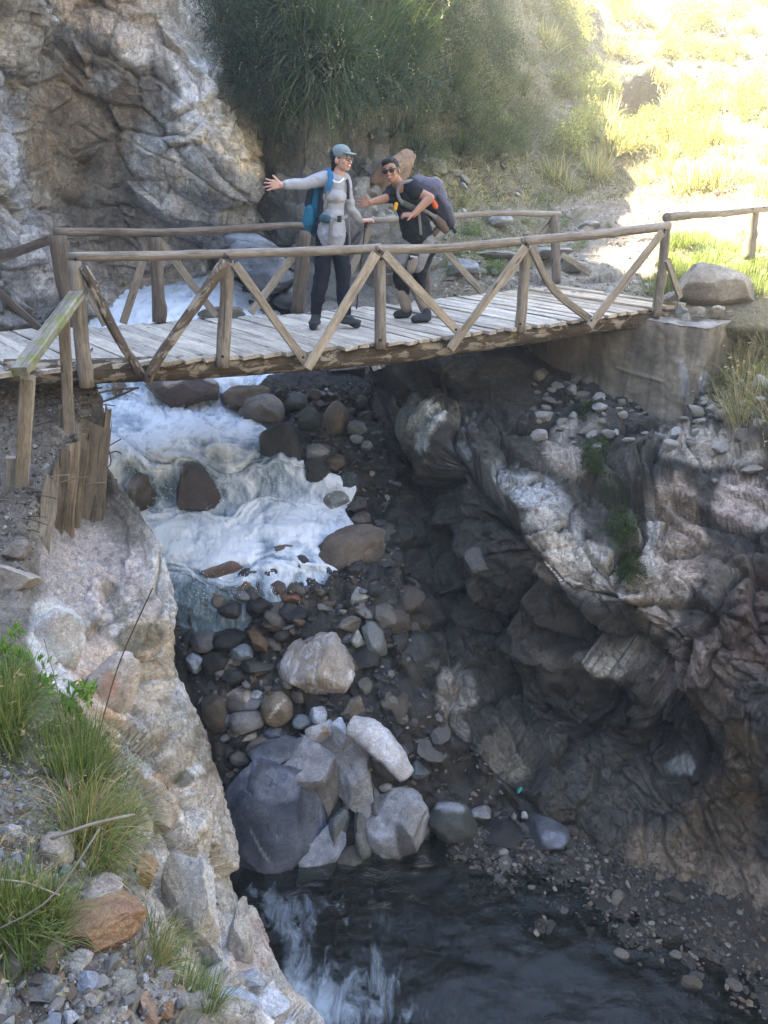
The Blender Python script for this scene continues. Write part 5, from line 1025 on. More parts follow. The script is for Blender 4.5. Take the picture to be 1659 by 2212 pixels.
class Blob:
    """a pile of tapered limbs and balls fused into one continuous skin by a voxel remesh"""
    def __init__(s): s.V = []; s.F = []; s.n = 0
    def add(s, V, F):
        s.V.append(V); s.F.append(F + s.n); s.n += len(V)
    def ball(s, c, r, rot=None, n=3):
        V, F = ico(n); r = np.array(r if hasattr(r, '__len__') else (r,) * 3, float); V = V * r
        if rot is not None: V = V @ np.array(rot).T
        s.add(V + np.array(c), F); return s
    def limb(s, pts, rad, flat=1.0, fdir=None, k=14):
        pts = [Vector(p) for p in pts]
        for a, b, ra, rb in zip(pts, pts[1:], rad, rad[1:]):
            d = b - a; L = d.length
            if L < 1e-5: continue
            t = d / L; A = t.cross(Vector(fdir) if fdir is not None else (Vector((0, 1, 0)) if abs(t.y) < .9 else Vector((1, 0, 0)))).normalized(); B = A.cross(t)
            prof = [(-math.cos(x) * ra, math.sin(x) * ra) for x in np.linspace(.15, math.pi / 2, 4)] + [(L + math.sin(x) * rb, math.cos(x) * rb) for x in np.linspace(0, math.pi / 2 - .15, 4)]
            V = []; F = []
            for z, r in prof:
                for j in range(k):
                    an = 2 * math.pi * j / k; V.append(a + t * z + A * math.cos(an) * r + B * math.sin(an) * r * flat)
            for i in range(len(prof) - 1):
                for j in range(k): q0, q1 = i * k + j, i * k + (j + 1) % k; F += [(q0, q1, q1 + k), (q0, q1 + k, q0 + k)]
            m = len(V); V += [a - t * ra, b + t * rb]
            for j in range(k): F += [(m, (j + 1) % k, j), (m + 1, (len(prof) - 1) * k + j, (len(prof) - 1) * k + (j + 1) % k)]
            s.add(np.array([list(x) for x in V]), np.array(F))
        return s
    def build(s, name, mat, parent, vox=.008, smooth=4, wr=0., wsc=9., cut=None):
        me = mk('tmp', np.vstack(s.V), np.vstack(s.F)); o = bpy.data.objects.new('tmp', me); COL.objects.link(o)
        m = o.modifiers.new('r', 'REMESH'); m.mode = 'VOXEL'; m.voxel_size = vox
        m = o.modifiers.new('s', 'SMOOTH'); m.iterations = smooth; m.factor = .5
        dg = bpy.context.evaluated_depsgraph_get(); r = bpy.data.meshes.new_from_object(o.evaluated_get(dg)); bpy.data.objects.remove(o); r.name = name
        V = np.empty(len(r.vertices) * 3); r.vertices.foreach_get('co', V); V = V.reshape(-1, 3)
        if wr:
            Nn = np.empty(len(V) * 3); r.vertices.foreach_get('normal', Nn); Nn = Nn.reshape(-1, 3)
            V = V + Nn * (fbm(V * wsc + 3, 4, 71, .5, True) * wr)[:, None]
        V = V - np.array(parent.location if parent is not None else (0, 0, 0)); r.vertices.foreach_set('co', V.ravel().astype(np.float32)); r.update()
        r.polygons.foreach_set('use_smooth', np.ones(len(r.polygons), bool)); r.materials.clear()
        return link(name, r, parent, mat)
def hand(bl, wrist, mid, palm_n, spread, r=.0085, hw=.040, curl=.1, fl=.075, thumb=1):
    """palm + five bent fingers; mid = direction wrist->fingers, palm_n = palm normal"""
    w = Vector(wrist); d = Vector(mid).normalized(); nrm = Vector(palm_n).normalized(); sx = d.cross(nrm).normalized()
    L = .085
    for k, f in enumerate((-1, -.33, .33, 1)):
        base = w + d * L + sx * hw * f * .85; bl.limb([w + d * .015 + sx * hw * f * .45, base], [.016, .0125])
        fd = (d + sx * f * spread).normalized(); ln = fl * (.86, 1.0, .95, .76)[k] if thumb > 0 else fl * (.76, .95, 1.0, .86)[k]
        p1 = base + fd * ln * .45; p2 = p1 + (fd + nrm * curl).normalized() * ln * .32; p3 = p2 + (fd + nrm * curl * 2.2).normalized() * ln * .25
        bl.limb([base, p1, p2, p3], [r * 1.15, r, r * .93, r * .8])
    tb = w + d * .03 - sx * hw * .7 * thumb; td = (d * .62 - sx * .75 * thumb + nrm * .25).normalized()
    p1 = tb + td * .042; p2 = p1 + (td + d * .25).normalized() * .03; bl.limb([w + d * .01, tb, p1, p2], [.017, .016, .011, .009])
def tube_on(name, pts, r, parent, mat, flat=.35, fdir=(0, 1, 0)):
    C, x = polyline(pts, max(6, len(pts) * 5)); T, A, B = frames(C); k = 8; fd = np.array(fdir, float)[None]
    A = np.cross(T, fd); A /= np.linalg.norm(A, axis=1, keepdims=True); B = np.cross(A, T); th = np.linspace(0, 2 * math.pi, k, endpoint=False)
    V = (C[:, None] + A[:, None] * np.cos(th)[None, :, None] * r + B[:, None] * np.sin(th)[None, :, None] * r * flat).reshape(-1, 3); n = len(C)
    fc = [(i * k + j, i * k + (j + 1) % k, (i + 1) * k + (j + 1) % k, (i + 1) * k + j) for i in range(n - 1) for j in range(k)] + [tuple(range(k - 1, -1, -1)), tuple(range((n - 1) * k, n * k))]
    return link(name, mk(name, V - np.array(parent.location if parent is not None else (0, 0, 0)), fc, True), parent, mat)
def headrot(face, up=(0, 0, 1)):
    """columns: right, face direction, up"""
    f = Vector(face).normalized(); u_ = Vector(up); r_ = f.cross(u_).normalized(); u_ = r_.cross(f).normalized()
    return Matrix((r_, f, u_)).transposed()
def head(bl, c, Rm, s=1.0):
    M_ = lambda x, y, z: Vector(c) + Rm @ Vector((x * s, y * s, z * s))
    rot = Rm
    bl.ball(M_(0, -.012, .03), np.array((.074, .094, .088)) * s, rot, 4); bl.ball(M_(0, .022, -.03), np.array((.058, .064, .066)) * s, rot); bl.ball(M_(0, .045, -.072), np.array((.034, .034, .026)) * s, rot)
    bl.ball(M_(0, .068, .022), np.array((.045, .018, .02)) * s, rot)
    bl.limb([M_(0, .082, .012), M_(0, .102, -.028)], [.009 * s, .014 * s]); 
    for e in (-1, 1):
        bl.ball(M_(e * .038, .062, -.022), np.array((.022, .022, .02)) * s, rot); bl.ball(M_(e * .078, -.008, -.008), np.array((.009, .02, .03)) * s, rot); bl.ball(M_(e * .015, .09, -.03), np.array((.008, .01, .008)) * s, rot)
    bl.ball(M_(0, .078, -.056), np.array((.026, .012, .012)) * s, rot)
    return M_
def ell(name, c, r, rot, mat, parent, n=3):
    V, F = ico(n); V = (V * np.array(r)) @ np.array(rot).T + np.array(c) - np.array(parent.location); return link(name, mk(name, V, F), parent, mat)
# ---------------- the woman
YW = 8.42
J = lambda u, v, dy=0: atY(u, v, YW + dy)
wo = empty('person', J(716, 692), 'person in grey top and green cap flinging one arm out wide', 'person', 'people posing on the bridge')
hc = J(739, 346, -.02); Rw = headrot((.80, -.58, .06), (.06, 0, 1)); hs = 1.02
b = Blob(); Mh = head(b, hc, Rw, hs)
b.limb([J(727, 391), J(735, 362, .01)], [.058, .05])
b.limb([J(640, 400, -.12), J(607, 399, -.17)], [.036, .027]); hand(b, J(608, 399, -.17), (-1, -.12, .0), (.2, -1, .15), .30, curl=-.02, thumb=-1, fl=.078)
b.limb([J(768, 470, .2), J(781, 477, .25)], [.034, .026]); hand(b, J(781, 477, .25), (1, .15, .12), (0, .15, -1), .06, curl=1.3, thumb=-1, fl=.06)
b.limb([J(722, 410), J(717, 505)], [.08, .08]); b.limb([J(704, 510), J(697, 585, -.03), J(683, 672, -.03)], [.06, .045, .035]); b.limb([J(732, 512, .02), J(740, 585, .02), J(745, 678, .02)], [.06, .045, .035])
b.build('body', M_SKINW, wo, .0055, 3)
b = Blob()
b.limb([J(722, 399, .01), J(721, 430), J(718, 465), J(716, 503)], [.118, .13, .132, .165], .8, (1, .35, 0)); b.limb([J(704, 384), J(743, 388, .04)], [.068, .06]); b.ball(J(722, 424, -.05), (.115, .11, .075)); b.limb([J(717, 478), J(716, 506)], [.15, .178], .8, (1, .35, 0))
b.limb([J(703, 386, -.01), J(664, 396, -.08), J(617, 399, -.155)], [.068, .052, .037]); b.limb([J(746, 393, .06), J(757, 452, .1), J(778, 475, .24)], [.056, .046, .034])
b.build('shirt', M_SHIRT, wo, .009, 2, .013, 9)
tube_on('collar', [J(712, 381, -.1), J(722, 392, -.14), J(733, 394, -.14), J(743, 385, -.1)], .010, wo, M_TEETH, .5)
b = Blob()
b.limb([J(716, 500), J(716, 520)], [.118, .13], .8, (1, .35, 0)); b.limb([J(702, 514), J(697, 585, -.03), J(683, 668, -.03)], [.09, .078, .062]); b.limb([J(732, 514, .02), J(740, 585, .02), J(745, 672, .02)], [.09, .078, .062])
b.build('trousers', M_NAVY, wo, .009, 2, .016, 8)
for (hp, tp) in (((683, 683), (676, 694)), ((741, 683), (770, 690))):
    dy = -.03 if hp[0] < 700 else .0; f = Blob(); h_ = J(*hp, dy); t_ = J(*tp, dy - (.12 if hp[0] < 700 else .05)); h_.z = max(h_.z, zdeck(2.5) + .05); t_.z = zdeck(2.5) + .045
    f.limb([h_ + Vector((0, 0, .06)), h_, t_], [.05, .052, .045]); f.ball((h_ + t_) / 2 - Vector((0, 0, .012)), ((abs(t_.x - h_.x) / 2 + .055), .055 + abs(t_.y - h_.y) / 2, .03)); f.build('boot', M_BOOT, wo, .008, 3)
hb = Blob(); hb.ball(Mh(0, -.024, .036), np.array((.079, .096, .09)) * hs, Rw); hb.ball(Mh(.0, -.085, -.03), np.array((.045, .04, .06)) * hs, Rw); hb.limb([Mh(0, -.1, -.02), Mh(0, -.115, -.08)], [.03, .02]); hb.build('hair', M_HAIR, wo, .007, 2, .004, 40)
cb = Blob(); cb.ball(Mh(0, -.012, .058), np.array((.084, .104, .082)) * hs, Rw, 4); cb.build('cap', M_CAPG, wo, .007, 2)
cb = Blob(); cb.ball(Mh(0, -.05, .05), np.array((.0855, .075, .074)) * hs, Rw, 4); cb.build('cap_back', M_CAPD, wo, .007, 2)
vb_ = Blob(); vb_.ball(Mh(0, .10, .052), np.array((.07, .062, .010)) * hs, Rw @ Matrix.Rotation(-.22, 3, 'X')); vb_.build('visor', M_CAPG, wo, .006, 2)
for e in (-1, 1):
    ell('eye', Mh(e * .03, .082, .008), (.011, .006, .006), Rw, M_EYE, wo, 2)
    ell('eyebrow', Mh(e * .03, .086, .026), (.017, .005, .004), Rw, M_HAIR, wo, 2)
    tube_on('glasses', [Mh(e * .08, .0, .012), Mh(e * .055, .088, .012), Mh(e * .05, .094, -.006), Mh(e * .02, .1, -.008), Mh(e * .008, .1, .01), Mh(e * .052, .092, .015)], .0028, wo, M_FRAME, 1)
ell('mouth', Mh(0, .0835, -.055), (.026, .007, .010), Rw, M_LIP, wo, 3); ell('teeth', Mh(0, .0865, -.053), (.020, .006, .0055), Rw, M_TEETH, wo, 3)
# her backpack
wp = empty('backpack', J(672, 480, .1), 'bright blue backpack with dark side pocket worn by the person with the cap', 'backpack')
def pack(parts, name, mat, par, vox=.009, wr=.006):
    b = Blob()
    for p in parts: b.limb(*p)
    return b.build(name, mat, par, vox, 4, wr, 8)
pack([([J(690, 398, .12), J(682, 440, .14), J(676, 482, .14)], [.085, .105, .10], 1.25)], 'pack_body', M_BLUE, wp)
pack([([J(686, 484, .1), J(684, 496, .1)], [.10, .075], 1.1)], 'pack_base', M_DBLUE, wp)
pack([([J(670, 455, .02), J(666, 478, .02)], [.055, .062], .8)], 'side_pocket', M_BLUE, wp)
pack([([J(672, 415, .05), J(668, 440, .05)], [.045, .05], .8)], 'side_panel', M_DBLUE, wp)
pack([([J(697, 415, -.02), J(694, 480, -.02)], [.035, .04], 1)], 'back_panel', M_CHAR, wp)
tube_on('shoulder_strap', [J(700, 375, .06), J(710, 370, -.04), J(715, 385, -.12), J(711, 403, -.15), J(705, 420, -.13)], .026, wp, M_STRAP, .35)
tube_on('strap_padding', [J(712, 402, -.15), J(706, 425, -.14), J(701, 450, -.12)], .018, wp, M_WEB, .4)
tube_on('shoulder_strap', [J(747, 380, .04), J(752, 400, -.06), J(752, 430, -.07)], .014, wp, M_CHAR, .4)
tube_on('hip_belt', [J(698, 470, -.10), J(716, 473, -.17), J(735, 472, -.16), J(750, 468, -.08)], .016, wp, M_WEB, .3)
pack([([J(697, 472, -.14), J(709, 473, -.16)], [.042, .036], .7)], 'belt_pocket', cloth_material('teal_pocket', (.04,.10,.13)), wp)
tube_on('buckle', [J(733, 466, -.17), J(733, 480, -.175)], .022, wp, M_CHAR, .4)
tube_on('loose_strap', [J(717, 474, -.18), J(714, 500, -.19), J(711, 529, -.19)], .019, wp, M_WEB, .15)
tube_on('loose_strap', [J(752, 470, -.06), J(755, 500, -.06), J(756, 532, -.05)], .007, wp, M_WEB, .4)
# trekking pole in her hand
tp = empty('trekking_pole', J(790, 482, .3), 'thin black trekking pole held upright in the hand of the person with the cap', 'trekking pole')
tube_on('grip', [J(793, 474, .3), J(789, 492, .3)], .017, tp, M_POLEK, 1); tube_on('shaft', [J(789, 490, .3), J(779, 575, .3), J(770, 668, .3)], .0075, tp, M_POLEK, 1)
tube_on('pole_collar', [J(781.5, 526, .3), J(780.5, 534, .3)], .010, tp, M_STRAP, 1)
# ---------------- the man
YM = 8.95
K = lambda u, v, dy=0: atY(u, v, YM + dy)
mo = empty('person', K(886, 688), 'person in black t-shirt and sunglasses bending forward with an open hand held out', 'person', 'people posing on the bridge')
hc = K(845, 371, -.2); Rm_ = headrot((-.30, -.95, .02), (-.22, 0, 1)); hs = 1.04
b = Blob(); Mh = head(b, hc, Rm_, hs)
b.limb([K(868, 408, -.1), K(852, 386, -.14)], [.062, .055])
b.limb([K(845, 424, -.08), K(822, 432, -.16), K(800, 438, -.22)], [.048, .042, .029]); hand(b, K(802, 438, -.22), (-1, -.1, .02), (.15, -1, .2), .32, curl=-.02, thumb=-1, fl=.078)
b.limb([K(888, 409, -.12), K(928, 428, -.2), K(893, 464, -.3)], [.056, .05, .03]); hand(b, K(894, 463, -.3), (-1, -.15, -.05), (0, .4, -1), .05, curl=1.1, thumb=-1, fl=.062)
b.limb([K(880, 430), K(908, 505)], [.09, .1]); b.limb([K(895, 522, -.02), K(866, 585, -.03), K(878, 668)], [.05, .04, .035]); b.limb([K(914, 524), K(903, 585, -.02), K(915, 672)], [.045, .035, .03])
b.build('body', M_SKINM, mo, .006, 3)
b = Blob()
b.limb([K(868, 420, -.02), K(886, 455), K(905, 500)], [.14, .155, .155], .85, (.6, .3, 0)); b.limb([K(850, 416, -.0), K(888, 404, -.1)], [.085, .09]); b.limb([K(850, 420, -.03), K(836, 427, -.09)], [.075, .06]); b.limb([K(886, 404, -.12), K(899, 414, -.16)], [.082, .072]); b.limb([K(888, 470, -.02), K(898, 503, -.02)], [.15, .165], .85, (1, .3, 0))
b.build('shirt', M_SHIRTB, mo, .01, 2, .014, 9)
b = Blob()
b.limb([K(903, 506), K(912, 520)], [.125, .14], .85, (1, .3, 0)); b.limb([K(893, 522, -.02), K(870, 564, -.06)], [.095, .082]); b.limb([K(916, 524, .0), K(900, 572, -.08)], [.095, .078])
b.build('trousers', M_GREYT, mo, .01, 2, .014, 9)
b = Blob()
b.limb([K(867, 568, -.04), K(864, 600, -.02), K(872, 632)], [.083, .073, .062]); b.limb([K(930, 540, .05), K(907, 582, -.02), K(906, 625)], [.06, .078, .062])
b.build('trouser_panel', M_BLK, mo, .01, 2, .012, 9)
b = Blob(); b.limb([K(868, 628), K(878, 664)], [.068, .06]); b.limb([K(902, 628), K(920, 670)], [.068, .06]); b.build('gaiters', M_GAIT, mo, .009, 3, .007, 10)
o = pack([([K(892, 562, -.17), K(888, 580, -.17)], [.052, .05], .7)], 'thigh_pocket', M_GAIT, mo); pack([([K(896, 549, -.16), K(891, 558, -.175)], [.048, .045], .6)], 'pocket_flap', M_CHAR, mo)
tube_on('pocket_print', [K(886, 553.5, -.232), K(902, 556, -.232)], .009, mo, M_WHITEP, .2)
for hp, tp_, dy in (((880, 672), (858, 674), .05), ((922, 682), (896, 689), -.22)):
    f = Blob(); h_ = K(*hp, dy); t_ = K(*tp_, dy - .05); gz = zdeck(3.6); h_.z = gz + .055; t_.z = gz + .042
    f.limb([h_ + Vector((0, 0, .05)), h_, t_], [.05, .054, .045]); f.ball((h_ + t_) / 2 - Vector((0, 0, .01)), (abs(t_.x - h_.x) / 2 + .05, .06, .03)); f.build('boot', M_BOOT, mo, .008, 3)
hb = Blob(); hb.ball(Mh(0, -.026, .048), np.array((.082, .092, .086)) * hs, Rm_, 4); hb.ball(Mh(.012, .03, .09), np.array((.06, .05, .034)) * hs, Rm_); hb.build('hair', M_HAIR, mo, .007, 2, .006, 40)
for e in (-1, 1):
    ell('lens', Mh(e * .034, .086, .006), (.029, .010, .020), Rm_, M_GLASS, mo, 3); ell('eyebrow', Mh(e * .033, .086, .034), (.02, .006, .005), Rm_, M_HAIR, mo, 2)
tube_on('sunglasses_frame', [Mh(-.082, -.01, .012), Mh(-.068, .07, .016), Mh(0, .1, .016), Mh(.068, .07, .016), Mh(.082, -.01, .012)], .005, mo, M_GLASS, 1)
ell('mouth', Mh(0, .082, -.056), (.024, .008, .015), Rm_, M_LIP, mo, 3); ell('teeth', Mh(0, .0865, -.050), (.018, .006, .005), Rm_, M_TEETH, mo, 3)
mp = empty('backpack', K(955, 470, .1), 'large purple grey and charcoal hiking backpack on the person bending forward', 'backpack')
pack([([K(905, 398, .12), K(932, 412, .14), K(945, 432, .12)], [.09, .135, .11], 1.1)], 'top_lid', M_PURP, mp, .01, .014)
pack([([K(925, 430, .12), K(950, 452, .12), K(962, 478, .12)], [.12, .14, .105], 1.1)], 'pack_body', M_CHAR, mp, .01, .01)
pack([([K(950, 425, -.0), K(966, 448, .0), K(976, 478, .02)], [.035, .05, .04], .9)], 'side_flap', M_PURP, mp)
pack([([K(940, 470, -.02), K(954, 484, .02), K(962, 496, .04)], [.035, .05, .04], 1)], 'lower_pocket', M_PEACH, mp)
pack([([K(934, 508, .05), K(944, 496, .04)], [.03, .035], 1)], 'hip_fin', M_PEACH, mp)
tube_on('pack_tail', [K(975, 488, .05), K(985, 503, .05)], .018, mp, M_CHAR, .6)
tube_on('shoulder_strap', [K(905, 398, -.06), K(888, 391, -.17), K(868, 396, -.2), K(859, 410, -.2), K(863, 430, -.21), K(878, 446, -.2)], .017, mp, M_WEB, .4)
tube_on('strap_padding', [K(866, 436, -.19), K(882, 444, -.22), K(900, 452, -.2)], .028, mp, cloth_material('olive_strap', (.09,.09,.07)), .4)
tube_on('hip_belt', [K(912, 452, -.2), K(926, 460, -.18), K(942, 470, -.14)], .018, mp, M_WEB, .4)
tube_on('loose_strap', [K(904, 456, -.2), K(907, 480, -.2), K(909, 508, -.19)], .014, mp, M_WEB, .2)
pack([([K(936, 436, -.12), K(941, 446, -.12)], [.026, .03], .4)], 'orange_patch', M_ORNG, mp, .006, 0)
ph = pack([([K(856, 441, -.24), K(854, 452, -.24)], [.021, .019], .7)], 'bottle', M_YEL, None, .006, 0); tagit(ph, 'yellow handled bottle dangling at the chest of the bending person', 'bottle')
# ------------------------------------------------------------ vegetation
M_LEAF = leaf_material('grass_leaf', .4); M_DRY = leaf_material('dry_grass', .3, .8)
def blades(n, L, spread, droop, w, cols, seed, seg=5, base_r=.06, lean=(0, 0), seeds=0):
    r = np.random.default_rng(seed); V = []; F = []; C = []
    for i in range(n):
        an = r.uniform(0, 6.283); rr = base_r * math.sqrt(r.random()); p = np.array([rr * math.cos(an), rr * math.sin(an), 0.])
        az = an + r.normal() * .7; tilt = abs(r.normal()) * spread; l = L * r.uniform(.55, 1.1); dirv = np.array([math.cos(az) * math.sin(tilt) + lean[0], math.sin(az) * math.sin(tilt) + lean[1], math.cos(tilt)]); dirv /= np.linalg.norm(dirv)
        side_ = np.cross(dirv, [0, 0, 1.]); side_ = side_ / (np.linalg.norm(side_) + 1e-6) if np.linalg.norm(side_) > .05 else np.array([math.cos(an + 1.57), math.sin(an + 1.57), 0])
        c = np.array(cols[r.integers(len(cols))]) * r.uniform(.75, 1.25); ww = w * r.uniform(.7, 1.2); b0 = len(V); dr = droop * r.uniform(.6, 1.4)
        for k in range(seg + 1):
            f = k / seg; wd = ww * (1 - f ** 1.6) + .0004; V += [p - side_ * wd, p + side_ * wd]; C += [c * (.75 + .4 * f)] * 2
            dirv = dirv + np.array([0, 0, -1.]) * dr / seg * (f + .25); dirv /= np.linalg.norm(dirv); p = p + dirv * l / seg
        for k in range(seg): q_ = b0 + 2 * k; F.append((q_, q_ + 1, q_ + 3, q_ + 2))
        if i < seeds:
            for k in range(7):
                pp = V[-1] - dirv * k * .012; sd_ = r.normal(size=3) * .010; b1 = len(V); V += [pp, pp + sd_ + dirv * .012, pp - sd_ * .4 + dirv * .02]; C += [np.array((.42, .36, .24))] * 3; F.append((b1, b1 + 1, b1 + 2, b1 + 2))
    F = np.array(F); V = np.array(V); me = mk('grass', V, [tuple(dict.fromkeys(f)) for f in F.tolist()] if seeds else F, True, np.array(C)); return me
def leafball(n, R_, leaf, cols, seed, flat=.8, clumps=9, stem=True, fall=0):
    r = np.random.default_rng(seed); cc = r.normal(size=(clumps, 3)); cc /= np.linalg.norm(cc, axis=1, keepdims=True); cc = cc * r.uniform(.3, .8, (clumps, 1)) * R_; cc[:, 2] = cc[:, 2] * flat + R_ * .5
    cr_ = r.uniform(.25, .5, clumps) * R_; tone = r.uniform(.65, 1.35, clumps)
    k = r.integers(clumps, size=n); d = r.normal(size=(n, 3)); d /= np.linalg.norm(d, axis=1, keepdims=True); P = cc[k] + d * (cr_[k] * r.uniform(.5, 1.1, n) ** .6)[:, None]; P[:, 2] -= fall * r.random(n) * R_ * .5
    a = r.normal(size=(n, 3)) + d * .5 + np.array([0, 0, -.5 * fall]); a /= np.linalg.norm(a, axis=1, keepdims=True); b = np.cross(a, r.normal(size=(n, 3))); b /= np.linalg.norm(b, axis=1, keepdims=True)
    s_ = leaf * r.uniform(.5, 1.3, n)[:, None]; V = np.stack([P, P + a * s_ + b * s_ * .3, P + a * s_ * 2.1, P + a * s_ - b * s_ * .3], 1).reshape(-1, 3); F = np.arange(4 * n).reshape(-1, 4)
    ci = np.array(cols)[r.integers(len(cols), size=n)] * (tone[k] * r.uniform(.7, 1.3, n))[:, None]; C = np.repeat(ci, 4, 0)
    if stem:
        S_, Fs, Cs = [], [], []; b0 = len(V)
        for q_ in cc:
            A_ = np.array([0, 0, -.1 * R_]); mid = q_ * .5 + r.normal(size=3) * R_ * .08; pp = [A_, mid, q_]
            for i_ in range(2):
                wv = np.array([.012, 0, 0]) * R_ * (1 - .4 * i_) + 1e-4; bb = b0 + len(S_); S_ += [pp[i_] - wv, pp[i_] + wv, pp[i_ + 1] + wv * .6, pp[i_ + 1] - wv * .6]; Fs.append((bb, bb + 1, bb + 2, bb + 3)); Cs += [np.array((.09, .07, .05))] * 4
        V = np.vstack([V, S_]); F = np.vstack([F, Fs]); C = np.vstack([C, Cs])
    return mk('foliage', V, F, True, C)
def plants(name, meshes, spots, smin, smax, label, cat, group, seed, mat, out=0., sink=.02, tiltmax=.2, labels=None):
    r = random.Random(seed)
    for me in meshes:
        if not me.materials: me.materials.append(mat)
    szs = [r.uniform(smin, smax) for _ in spots]; pls = places(spots, szs)
    for i, (p, nrm, u, v) in enumerate(spots):
        o = bpy.data.objects.new(name, r.choice(meshes)); COL.objects.link(o); s_ = szs[i]; o.scale = (s_, s_, s_ * r.uniform(.85, 1.15))
        up = (Vector((0, 0, 1)) * (1 - out) + nrm * out + Vector((r.uniform(-tiltmax, tiltmax), r.uniform(-tiltmax, tiltmax), 0))).normalized()
        o.rotation_mode = 'QUATERNION'; from_ = up.to_track_quat('Z', 'Y'); from mathutils import Quaternion
        o.rotation_quaternion = from_ @ Quaternion((0, 0, 1), r.uniform(0, 6.28)); o.location = p - nrm * sink
        tagit(o, lab(pls[i], label), cat, group)
rv = np.random.default_rng(21)
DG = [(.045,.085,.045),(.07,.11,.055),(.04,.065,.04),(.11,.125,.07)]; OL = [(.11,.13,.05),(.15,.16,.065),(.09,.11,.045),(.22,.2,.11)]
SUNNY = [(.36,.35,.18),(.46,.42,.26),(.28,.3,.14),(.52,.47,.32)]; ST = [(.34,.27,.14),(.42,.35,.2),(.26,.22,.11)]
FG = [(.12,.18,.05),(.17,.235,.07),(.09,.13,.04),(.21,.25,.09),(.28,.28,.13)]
GM = 'grass'
hang = [blades(150, 1.0, .7, 2.6, .0065, DG + [(.10,.15,.06),(.14,.17,.08),(.16,.17,.1)], 700 + i, 7, .12, seeds=7) for i in range(4)]
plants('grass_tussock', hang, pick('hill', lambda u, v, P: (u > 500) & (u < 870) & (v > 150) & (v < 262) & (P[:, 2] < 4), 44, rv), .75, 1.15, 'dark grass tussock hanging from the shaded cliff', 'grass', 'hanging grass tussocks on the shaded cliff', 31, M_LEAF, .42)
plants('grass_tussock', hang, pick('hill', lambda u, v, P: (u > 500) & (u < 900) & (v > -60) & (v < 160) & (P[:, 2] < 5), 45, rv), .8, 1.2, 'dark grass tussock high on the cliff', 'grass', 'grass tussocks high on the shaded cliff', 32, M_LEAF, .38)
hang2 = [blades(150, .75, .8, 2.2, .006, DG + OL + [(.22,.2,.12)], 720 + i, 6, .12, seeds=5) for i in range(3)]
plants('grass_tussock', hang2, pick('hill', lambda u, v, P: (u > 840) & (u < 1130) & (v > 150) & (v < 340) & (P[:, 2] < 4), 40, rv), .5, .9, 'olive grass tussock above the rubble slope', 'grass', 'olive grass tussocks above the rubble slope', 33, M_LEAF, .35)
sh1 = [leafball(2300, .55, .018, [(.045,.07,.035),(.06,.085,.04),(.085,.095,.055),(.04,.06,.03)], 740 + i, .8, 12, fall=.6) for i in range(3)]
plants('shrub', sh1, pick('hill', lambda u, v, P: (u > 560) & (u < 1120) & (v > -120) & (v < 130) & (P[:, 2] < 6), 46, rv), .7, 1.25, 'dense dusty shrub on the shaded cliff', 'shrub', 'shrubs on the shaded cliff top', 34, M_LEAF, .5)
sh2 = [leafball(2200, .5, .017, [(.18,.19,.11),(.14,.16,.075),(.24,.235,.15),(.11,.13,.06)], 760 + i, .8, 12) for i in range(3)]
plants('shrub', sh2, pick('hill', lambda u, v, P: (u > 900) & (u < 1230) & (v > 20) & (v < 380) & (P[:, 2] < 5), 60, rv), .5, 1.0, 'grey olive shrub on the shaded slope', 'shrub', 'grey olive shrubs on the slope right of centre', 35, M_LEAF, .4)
# dark feathery bush over the corner of the pale cliff
cs = [(p + Vector((0, -.1, 0)), n_, u_, v_) for p, n_, u_, v_ in pick('hill', lambda u, v, P: (u > 538) & (u < 600) & (v > -40) & (v < 200), 3, rv)]
sh3 = [leafball(4200, .75, .016, [(.028,.045,.03),(.035,.055,.035),(.05,.07,.045)], 780 + i, .9, 16, fall=1.0) for i in range(2)]
for me in sh3: me.materials.append(M_LEAF)
for i, (u_, v_, Y_, s_, lb) in enumerate(((505, 30, 11.9, 1.0, 'dark feathery bush spilling over the top of the pale cliff'), (560, 75, 11.7, .9, 'dark bush drooping beside the pale cliff edge'), (470, -30, 12.0, .9, 'dark bush cut by the top edge above the pale cliff'), (590, 150, 11.6, .7, 'low dark bush in the cleft between the pale cliff and the grass'), (505, 95, 11.9, .45, 'small dark sprig hanging down in front of the pale cliff'))):
    o = link('bush', sh3[i % 2]); o.location = atY(u_, v_, Y_) - Vector((0, 0, .35)); o.scale = (s_,) * 3; o.rotation_euler = (0, 0, i * 1.3); tagit(o, lb, 'bush')
# sunny slope
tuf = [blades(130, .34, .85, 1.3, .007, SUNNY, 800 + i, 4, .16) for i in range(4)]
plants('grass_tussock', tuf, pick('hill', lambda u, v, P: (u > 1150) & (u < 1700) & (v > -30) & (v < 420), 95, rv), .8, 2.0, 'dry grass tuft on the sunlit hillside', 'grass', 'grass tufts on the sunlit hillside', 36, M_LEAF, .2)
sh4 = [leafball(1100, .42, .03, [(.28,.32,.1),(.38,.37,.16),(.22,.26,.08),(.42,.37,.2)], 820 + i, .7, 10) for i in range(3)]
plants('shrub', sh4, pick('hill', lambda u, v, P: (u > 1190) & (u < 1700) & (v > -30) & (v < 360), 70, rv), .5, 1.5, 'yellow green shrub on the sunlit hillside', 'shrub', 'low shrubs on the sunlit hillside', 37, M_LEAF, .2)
sh5 = [leafball(700, .22, .014, [(.12,.2,.04),(.18,.25,.07),(.10,.14,.04)], 840 + i, .6, 9) for i in range(2)]
plants('shrub', sh5, pick('hill', lambda u, v, P: (u > 960) & (u < 1330) & (v > 420) & (v < 600) & (P[:, 1] > 11), 30, rv), .4, .95, 'green plant behind the far rail', 'plant', 'small green plants behind the far rail', 38, M_LEAF, .1)
short = [blades(90, .2, .7, .9, .004, FG, 860 + i, 4, .16) for i in range(3)]
